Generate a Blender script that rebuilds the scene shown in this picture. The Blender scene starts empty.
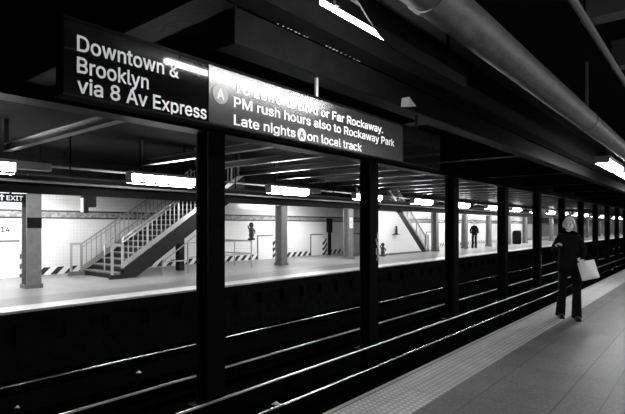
import bpy, bmesh, math, random, json
from mathutils import Vector, Matrix

random.seed(7)
S = bpy.context.scene
C = S.collection

# ------------------------------------------------------------------ camera, world, exposure
TH = math.radians(39.67)            # the view is turned this far left of the track direction (+Y)
EYE = 1.55
cam_d = bpy.data.cameras.new('camera')
cam_d.sensor_width = 36.0
cam_d.lens = 486.0 / 625.0 * 36.0
cam_d.shift_y = 19.0 / 625.0
cam_d.clip_start = 0.05
cam_d.clip_end = 400
cam = bpy.data.objects.new('camera', cam_d)
C.objects.link(cam)
cam.location = (0, 0, EYE)
cam.rotation_euler = (math.pi / 2, 0, TH)
S.camera = cam

world = bpy.data.worlds.new('world')
S.world = world
world.use_nodes = True
world.node_tree.nodes['Background'].inputs[0].default_value = (0, 0, 0, 1)
world.node_tree.nodes['Background'].inputs[1].default_value = 0.0

S.view_settings.view_transform = 'Standard'
S.view_settings.look = 'None'
S.view_settings.exposure = 0.0
S.view_settings.gamma = 1.0
S.view_settings.use_curve_mapping = False

FAR_LAMP = 60.0        # radiance of the fluorescent diffusers over the far platform
NEAR_LAMP = 44.0       # and of those over this platform

SIGN_LAMP = 150.0

# ------------------------------------------------------------------ materials (all grey: black and white film)
MATS = {}


def mat(name, v, rough=0.6, metal=0.0, var=0.0, scale=6.0, bump=0.0, bscale=None, spec=0.5, emit=0.0, stretch=(1, 1, 1)):
    m = bpy.data.materials.new(name)
    m.use_nodes = True
    nt = m.node_tree
    b = nt.nodes['Principled BSDF']
    b.inputs['Base Color'].default_value = (v, v, v, 1)
    b.inputs['Roughness'].default_value = rough
    b.inputs['Metallic'].default_value = metal
    b.inputs['Specular IOR Level'].default_value = spec
    if emit:
        b.inputs['Emission Color'].default_value = (1, 1, 1, 1)
        b.inputs['Emission Strength'].default_value = emit
    if var or bump:
        tc = nt.nodes.new('ShaderNodeTexCoord')
        mp = nt.nodes.new('ShaderNodeMapping')
        mp.inputs['Scale'].default_value = stretch
        nt.links.new(tc.outputs['Object'], mp.inputs['Vector'])
        n = nt.nodes.new('ShaderNodeTexNoise')
        n.inputs['Scale'].default_value = scale
        n.inputs['Detail'].default_value = 6
        n.inputs['Roughness'].default_value = 0.65
        nt.links.new(mp.outputs['Vector'], n.inputs['Vector'])
        if var:
            r = nt.nodes.new('ShaderNodeMapRange')
            r.inputs['From Min'].default_value = 0.25
            r.inputs['From Max'].default_value = 0.75
            r.inputs['To Min'].default_value = max(0, v * (1 - var))
            r.inputs['To Max'].default_value = min(1, v * (1 + var))
            nt.links.new(n.outputs['Fac'], r.inputs['Value'])
            nt.links.new(r.outputs['Result'], b.inputs['Base Color'])
        if bump:
            n2 = n
            if bscale:
                n2 = nt.nodes.new('ShaderNodeTexNoise')
                n2.inputs['Scale'].default_value = bscale
                n2.inputs['Detail'].default_value = 4
                nt.links.new(mp.outputs['Vector'], n2.inputs['Vector'])
            bp = nt.nodes.new('ShaderNodeBump')
            bp.inputs['Strength'].default_value = bump
            bp.inputs['Distance'].default_value = 0.02
            nt.links.new(n2.outputs['Fac'], bp.inputs['Height'])
            nt.links.new(bp.outputs['Normal'], b.inputs['Normal'])
    MATS[name] = m
    return m


class N:
    """tiny helper for wiring maths nodes"""

    def __init__(self, m):
        self.nt = m.node_tree
        self.b = self.nt.nodes['Principled BSDF']

    def new(self, t):
        return self.nt.nodes.new(t)

    def put(self, sock, v):
        if isinstance(v, (int, float)):
            sock.default_value = v
        else:
            self.nt.links.new(v, sock)

    def m(self, op, a, b=0.0, c=0.0):
        n = self.new('ShaderNodeMath')
        n.operation = op
        self.put(n.inputs[0], a)
        self.put(n.inputs[1], b)
        self.put(n.inputs[2], c)
        return n.outputs[0]

    def xyz(self):
        tc = self.new('ShaderNodeTexCoord')
        sp = self.new('ShaderNodeSeparateXYZ')
        self.nt.links.new(tc.outputs['Object'], sp.inputs[0])
        self.vec = tc.outputs['Object']
        return sp.outputs

    def noise(self, scale, detail=5, rough=0.6):
        n = self.new('ShaderNodeTexNoise')
        n.inputs['Scale'].default_value = scale
        n.inputs['Detail'].default_value = detail
        n.inputs['Roughness'].default_value = rough
        self.nt.links.new(self.vec, n.inputs['Vector'])
        return n.outputs['Fac']

    def between(self, v, lo, hi):
        return self.m('MULTIPLY', self.m('GREATER_THAN', v, lo), self.m('LESS_THAN', v, hi))

    def mix(self, f, a, b):                 # a + f*(b-a)
        return self.m('ADD', a, self.m('MULTIPLY', f, self.m('SUBTRACT', b, a)))

    def line(self, v, period, width, off=0.0):   # 1 on thin joints
        fr = self.m('FRACT', self.m('ADD', self.m('DIVIDE', self.m('SUBTRACT', v, off), period), 0.5))
        d = self.m('ABSOLUTE', self.m('SUBTRACT', fr, 0.5))
        return self.m('LESS_THAN', d, width / period / 2)

    def bump(self, h, strength, dist=0.01):
        bp = self.new('ShaderNodeBump')
        bp.inputs['Strength'].default_value = strength
        bp.inputs['Distance'].default_value = dist
        self.put(bp.inputs['Height'], h)
        self.nt.links.new(bp.outputs['Normal'], self.b.inputs['Normal'])


def base(name, rough, spec=0.5):
    m = bpy.data.materials.new(name)
    m.use_nodes = True
    n = N(m)
    n.b.inputs['Roughness'].default_value = rough
    n.b.inputs['Specular IOR Level'].default_value = spec
    MATS[name] = m
    return m, n


# this platform's floor: speckled square tiles, a band of raised warning dots along the edge
def mat_near_floor():
    m, n = base('platform_tiles', 0.45, 0.4)
    x, y, z = n.xyz()
    sp = n.noise(34, 6, 0.9)
    big = n.noise(1.3, 5)
    tile = n.m('MULTIPLY_ADD', sp, 0.50, -0.15)
    tile = n.m('MULTIPLY', tile, n.m('MULTIPLY_ADD', big, 1.6, 0.25))
    jx = n.line(x, 0.61, 0.011, -1.06)
    jy = n.line(y, 0.61, 0.009, 0.1)
    jx2 = n.m('MULTIPLY', n.line(x, 0.305, 0.010, -0.75), n.m('GREATER_THAN', x, -1.1))
    jt = n.m('MAXIMUM', n.m('MAXIMUM', jx, jy), jx2)
    tile = n.m('MULTIPLY', tile, n.m('SUBTRACT', 1.0, n.m('MULTIPLY', jt, 0.75)))
    # warning strip
    strip = n.m('LESS_THAN', x, -1.93)
    rim = n.m('LESS_THAN', x, -2.44)
    px = n.m('SUBTRACT', n.m('FRACT', n.m('DIVIDE', x, 0.06)), 0.5)
    py = n.m('SUBTRACT', n.m('FRACT', n.m('DIVIDE', y, 0.06)), 0.5)
    r = n.m('SQRT', n.m('ADD', n.m('MULTIPLY', px, px), n.m('MULTIPLY', py, py)))
    dot = n.m('SUBTRACT', 1.0, n.m('SMOOTH_MIN', n.m('MULTIPLY', r, 3.0), 1.0, 0.3))
    dot = n.m('MULTIPLY', dot, n.m('SUBTRACT', 1.0, rim))
    seam = n.m('MAXIMUM', n.line(x, 0.305, 0.008, -2.24), n.line(y, 1.22, 0.008, 0.5))
    wear = n.noise(2.2, 6, 0.7)
    sc = n.m('MULTIPLY_ADD', wear, 0.34, 0.28)
    sc = n.m('MULTIPLY', sc, n.m('SUBTRACT', 1.0, n.m('MULTIPLY', seam, 0.6)))
    sc = n.m('MULTIPLY', sc, n.m('MULTIPLY_ADD', n.m('GREATER_THAN', dot, 0.12), 0.45, 0.7))
    col = n.mix(strip, tile, sc)
    edge_line = n.between(x, -2.46, -2.435)
    col = n.m('MULTIPLY', col, n.m('SUBTRACT', 1.0, n.m('MULTIPLY', edge_line, 0.7)))
    n.put(n.b.inputs['Base Color'], col)
    h = n.m('ADD', n.m('MULTIPLY', n.m('MULTIPLY', strip, dot), 1.0), n.m('MULTIPLY', sp, 0.15))
    h = n.m('SUBTRACT', h, n.m('MULTIPLY', jt, 0.3))
    n.bump(h, 0.6, 0.006)
    return m


def mat_far_floor():
    m, n = base('far_platform_concrete', 0.32, 0.5)
    x, y, z = n.xyz()
    big = n.noise(0.9, 6, 0.65)
    sp = n.noise(30, 3)
    v = n.m('MULTIPLY_ADD', big, 0.24, 0.15)
    v = n.m('MULTIPLY', v, n.m('MULTIPLY_ADD', sp, 0.3, 0.85))
    band = n.between(x, -11.6, -10.45)
    v = n.m('MULTIPLY', v, n.m('SUBTRACT', 1.0, n.m('MULTIPLY', band, 0.35)))
    j = n.m('MAXIMUM', n.line(x, 1.1, 0.02, -10.45), n.line(y, 1.14, 0.02, 0.0))
    v = n.m('MULTIPLY', v, n.m('SUBTRACT', 1.0, n.m('MULTIPLY', j, 0.3)))
    strip = n.m('GREATER_THAN', x, -10.42)
    v = n.mix(strip, v, 0.62)
    n.put(n.b.inputs['Base Color'], v)
    n.bump(sp, 0.1, 0.004)
    return m


def mat_tile(name, band=True):
    m, n = base(name, 0.16, 0.5)
    x, y, z = n.xyz()
    w = n.noise(0.7, 4)
    v = n.m('MULTIPLY_ADD', w, 0.12, 0.70)
    g = n.m('MAXIMUM', n.line(y, 0.1085, 0.008), n.line(z, 0.1085, 0.008))
    v = n.m('MULTIPLY', v, n.m('SUBTRACT', 1.0, n.m('MULTIPLY', g, 0.22)))
    if band:
        b = n.between(z, 1.80, 2.04)
        e = n.m('MAXIMUM', n.between(z, 1.78, 1.83), n.between(z, 2.0, 2.05))
        ch = n.new('ShaderNodeTexVoronoi')
        ch.inputs['Scale'].default_value = 14
        n.nt.links.new(n.vec, ch.inputs['Vector'])
        sp = n.new('ShaderNodeSeparateColor')
        n.nt.links.new(ch.outputs['Color'], sp.inputs[0])
        bv = n.m('MULTIPLY_ADD', sp.outputs[0], 0.25, 0.20)
        v = n.mix(b, v, bv)
        v = n.mix(e, v, 0.05)
    n.put(n.b.inputs['Base Color'], v)
    n.bump(n.m('ADD', n.m('MULTIPLY', g, -0.5), n.m('MULTIPLY', n.noise(5, 2), 0.5)), 0.25, 0.006)
    return m


def mat_hazard(name, period):
    m, n = base(name, 0.4)
    x, y, z = n.xyz()
    d = n.m('SUBTRACT', y, z)
    f = n.m('FRACT', n.m('DIVIDE', d, period))
    n.put(n.b.inputs['Base Color'], n.mix(n.m('GREATER_THAN', f, 0.5), 0.75, 0.015))
    return m


M_nf = mat_near_floor()
M_ff = mat_far_floor()
M_tile = mat_tile('glazed_white_tile')
M_tile2 = mat_tile('plain_white_tile', band=False)
M_haz = mat_hazard('hazard_stripes', 0.42)
M_haz2 = mat_hazard('hazard_stripes_small', 0.3)
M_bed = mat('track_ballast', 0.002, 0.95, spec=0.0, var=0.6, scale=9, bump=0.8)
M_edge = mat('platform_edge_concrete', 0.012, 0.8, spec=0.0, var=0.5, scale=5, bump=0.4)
M_edge2 = mat('grey_end_wall', 0.10, 0.6, var=0.4, scale=2)
M_ceil = mat('dark_ceiling', 0.006, 0.85, spec=0.02, var=0.5, scale=2.5, bump=0.15)
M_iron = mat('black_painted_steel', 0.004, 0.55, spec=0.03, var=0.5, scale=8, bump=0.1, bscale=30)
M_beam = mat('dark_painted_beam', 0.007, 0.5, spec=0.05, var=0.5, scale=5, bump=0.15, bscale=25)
M_beam2 = mat('worn_gloss_beam', 0.005, 0.32, var=0.8, scale=7, bump=0.3, bscale=14, spec=0.3)
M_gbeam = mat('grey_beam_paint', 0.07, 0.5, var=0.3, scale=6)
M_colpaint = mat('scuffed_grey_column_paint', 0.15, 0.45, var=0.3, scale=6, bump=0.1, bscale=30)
M_steel = mat('stainless_steel', 0.42, 0.36, metal=0.75)
M_rail = mat('polished_rail_head', 0.75, 0.22, metal=1.0)
M_rust = mat('rusty_rail_side', 0.003, 0.8, spec=0.0, var=0.4, scale=20)
M_cover = mat('worn_cover_board', 0.9, 0.32, metal=1.0)
M_tread = mat('stair_tread', 0.16, 0.6, var=0.4, scale=9)
M_string = mat('stair_stringer', 0.012, 0.5, spec=0.2, var=0.3, scale=6)
M_pale = mat('pale_grey_paint', 0.5, 0.45, var=0.15, scale=7)
M_pipe = mat('pipe_lagging', 0.11, 0.5, var=0.55, scale=10, bump=0.25, bscale=16, stretch=(1, 0.5, 1))
M_conduit = mat('conduit', 0.12, 0.4)
M_house = mat('lamp_housing', 0.35, 0.45)
M_glow = mat('fluorescent_diffuser', 0.8, 0.5, emit=FAR_LAMP)
M_glow2 = mat('near_fluorescent_diffuser', 0.8, 0.5, emit=NEAR_LAMP)
M_glow3 = mat('sign_tube', 0.8, 0.5, emit=SIGN_LAMP)
M_sblack = mat('gloss_black_enamel', 0.004, 0.06, spec=0.5)
M_sgrey = mat('satin_black_enamel', 0.01, 0.25, spec=0.6)
M_white = mat('sign_white', 0.75, 0.4)
M_alu = mat('aluminium_trim', 0.45, 0.35, metal=0.7)
M_bullet = mat('route_disc_grey', 0.2, 0.35)
M_bronze = mat('dark_bronze', 0.012, 0.4)
M_black = mat('matt_black', 0.006, 0.75, spec=0.1)
M_paper = mat('white_paper', 0.8, 0.7)
M_skin = mat('skin', 0.72, 0.5)
M_eye = mat('dark_eye', 0.03, 0.4)
M_hair = mat('fair_hair', 0.66, 0.5, var=0.4, scale=30, stretch=(1, 1, 0.2))
M_dhair = mat('dark_hair', 0.03, 0.5)
M_coat = mat('black_wool', 0.006, 0.85, spec=0.08, bump=0.3, bscale=60)
M_trous = mat('black_cotton', 0.006, 0.8, spec=0.08)
M_shoe = mat('black_leather', 0.008, 0.4, spec=0.2)
M_bag = mat('white_carrier_bag', 0.92, 0.5, bump=0.5, bscale=14)


# ------------------------------------------------------------------ mesh helpers
class MB:
    def __init__(self):
        self.v, self.f, self.mi = [], [], []

    def add(self, vs, fs, mi=0):
        o = len(self.v)
        self.v += [tuple(p) for p in vs]
        self.f += [tuple(i + o for i in f) for f in fs]
        self.mi += [mi] * len(fs)
        return self

    def box(self, x0, x1, y0, y1, z0, z1, mi=0):
        vs = [(x0, y0, z0), (x1, y0, z0), (x1, y1, z0), (x0, y1, z0), (x0, y0, z1), (x1, y0, z1), (x1, y1, z1), (x0, y1, z1)]
        fs = [(0, 3, 2, 1), (4, 5, 6, 7), (0, 1, 5, 4), (1, 2, 6, 5), (2, 3, 7, 6), (3, 0, 4, 7)]
        return self.add(vs, fs, mi)

    def prism(self, poly, axis, t0, t1, mi=0):
        """poly: 2-D outline; axis 'x' -> (y,z), 'y' -> (x,z), 'z' -> (x,y)"""
        def p(u, v, t):
            return {'x': (t, u, v), 'y': (u, t, v), 'z': (u, v, t)}[axis]
        n = len(poly)
        vs = [p(u, v, t0) for u, v in poly] + [p(u, v, t1) for u, v in poly]
        fs = [tuple(range(n)), tuple(range(2 * n - 1, n - 1, -1))]
        for i in range(n):
            j = (i + 1) % n
            fs.append((i, i + n, j + n, j))
        return self.add(vs, fs, mi)

    def tube(self, pts, r, seg=8, mi=0, cap=True):
        pts = [Vector(p) for p in pts]
        rs = r if isinstance(r, (list, tuple)) else [r] * len(pts)
        rings = []
        up = None
        for i, p in enumerate(pts):
            d = (pts[min(i + 1, len(pts) - 1)] - pts[max(i - 1, 0)]).normalized()
            ref = Vector((0, 0, 1)) if abs(d.z) < 0.95 else Vector((1, 0, 0))
            a = d.cross(ref).normalized()
            b = a.cross(d)
            rings.append([p + (a * math.cos(2 * math.pi * k / seg) + b * math.sin(2 * math.pi * k / seg)) * rs[i] for k in range(seg)])
        vs = [q for r_ in rings for q in r_]
        fs = []
        for i in range(len(pts) - 1):
            for k in range(seg):
                k2 = (k + 1) % seg
                fs.append((i * seg + k, i * seg + k2, (i + 1) * seg + k2, (i + 1) * seg + k))
        if cap:
            fs.append(tuple(range(seg - 1, -1, -1)))
            fs.append(tuple(range((len(pts) - 1) * seg, len(pts) * seg)))
        return self.add(vs, fs, mi)

    def ball(self, c, rx, ry, rz, u=16, w=10, mi=0, fn=None):
        vs, fs = [], []
        for i in range(w + 1):
            t = math.pi * i / w
            for k in range(u):
                p = 2 * math.pi * k / u
                n = Vector((math.sin(t) * math.cos(p), math.sin(t) * math.sin(p), math.cos(t)))
                q = Vector((n.x * rx, n.y * ry, n.z * rz))
                if fn:
                    q = fn(n, q)
                vs.append(q + Vector(c))
        for i in range(w):
            for k in range(u):
                k2 = (k + 1) % u
                fs.append((i * u + k, (i + 1) * u + k, (i + 1) * u + k2, i * u + k2))
        return self.add(vs, fs, mi)

    def lathe(self, prof, c=(0, 0, 0), seg=16, mi=0):
        vs, fs = [], []
        for r, z in prof:
            for k in range(seg):
                p = 2 * math.pi * k / seg
                vs.append((c[0] + r * math.cos(p), c[1] + r * math.sin(p), c[2] + z))
        for i in range(len(prof) - 1):
            for k in range(seg):
                k2 = (k + 1) % seg
                fs.append((i * seg + k, i * seg + k2, (i + 1) * seg + k2, (i + 1) * seg + k))
        fs.append(tuple(range(seg - 1, -1, -1)))
        fs.append(tuple(range((len(prof) - 1) * seg, len(prof) * seg)))
        return self.add(vs, fs, mi)

    def mesh(self, name, mats):
        me = bpy.data.meshes.new(name)
        me.from_pydata(self.v, [], self.f)
        if any(self.mi):
            me.polygons.foreach_set('material_index', self.mi)
        bm = bmesh.new()
        bm.from_mesh(me)
        bmesh.ops.remove_doubles(bm, verts=bm.verts, dist=1e-6)
        bmesh.ops.recalc_face_normals(bm, faces=bm.faces)
        bm.to_mesh(me)
        bm.free()
        for m in (mats if isinstance(mats, (list, tuple)) else [mats]):
            me.materials.append(m)
        return me

    def build(self, name, mats, parent=None, smooth=False, bevel=0.0, loc=None):
        o = bpy.data.objects.new(name, self.mesh(name, mats))
        C.objects.link(o)
        if parent:
            o.parent = parent
        if loc:
            o.location = loc
        if smooth:
            sm(o.data)
        if bevel:
            b = o.modifiers.new('bevel', 'BEVEL')
            b.width = bevel
            b.segments = 2
            b.limit_method = 'ANGLE'
        return o


def sm(me, ang=0.9):
    me.polygons.foreach_set('use_smooth', [True] * len(me.polygons))
    try:
        me.set_sharp_from_angle(angle=ang)
    except Exception:
        pass


def tag(o, label, cat, group=None):
    o['label'] = label
    o['category'] = cat
    if group:
        o['group'] = group
    return o


def thing(name, label, cat, loc=(0, 0, 0), rz=0.0, group=None):
    o = bpy.data.objects.new(name, None)
    o.empty_display_size = 0.1
    C.objects.link(o)
    o.location = loc
    o.rotation_euler = (0, 0, rz)
    return tag(o, label, cat, group)


def struct(name, mb, m, **k):
    o = mb.build(name, m, **k)
    o['kind'] = 'structure'
    return o


def dup(root, loc, label, rz=None, group=None):
    r = root.copy()
    C.objects.link(r)
    r.location = loc
    if rz is not None:
        r.rotation_euler = (0, 0, rz)
    r['label'] = label
    if group:
        r['group'] = group
    for ch in list(root.children):
        c = ch.copy()
        C.objects.link(c)
        c.parent = r
        for g in list(ch.children):
            d = g.copy()
            C.objects.link(d)
            d.parent = c
    return r


ORD = ['first', 'second', 'third', 'fourth', 'fifth', 'sixth', 'seventh', 'eighth', 'ninth', 'tenth', 'eleventh', 'twelfth',
       'thirteenth', 'fourteenth', 'fifteenth', 'sixteenth', 'seventeenth', 'eighteenth', 'nineteenth', 'twentieth',
       'twenty-first', 'twenty-second', 'twenty-third', 'twenty-fourth', 'twenty-fifth', 'twenty-sixth', 'twenty-seventh']


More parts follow.
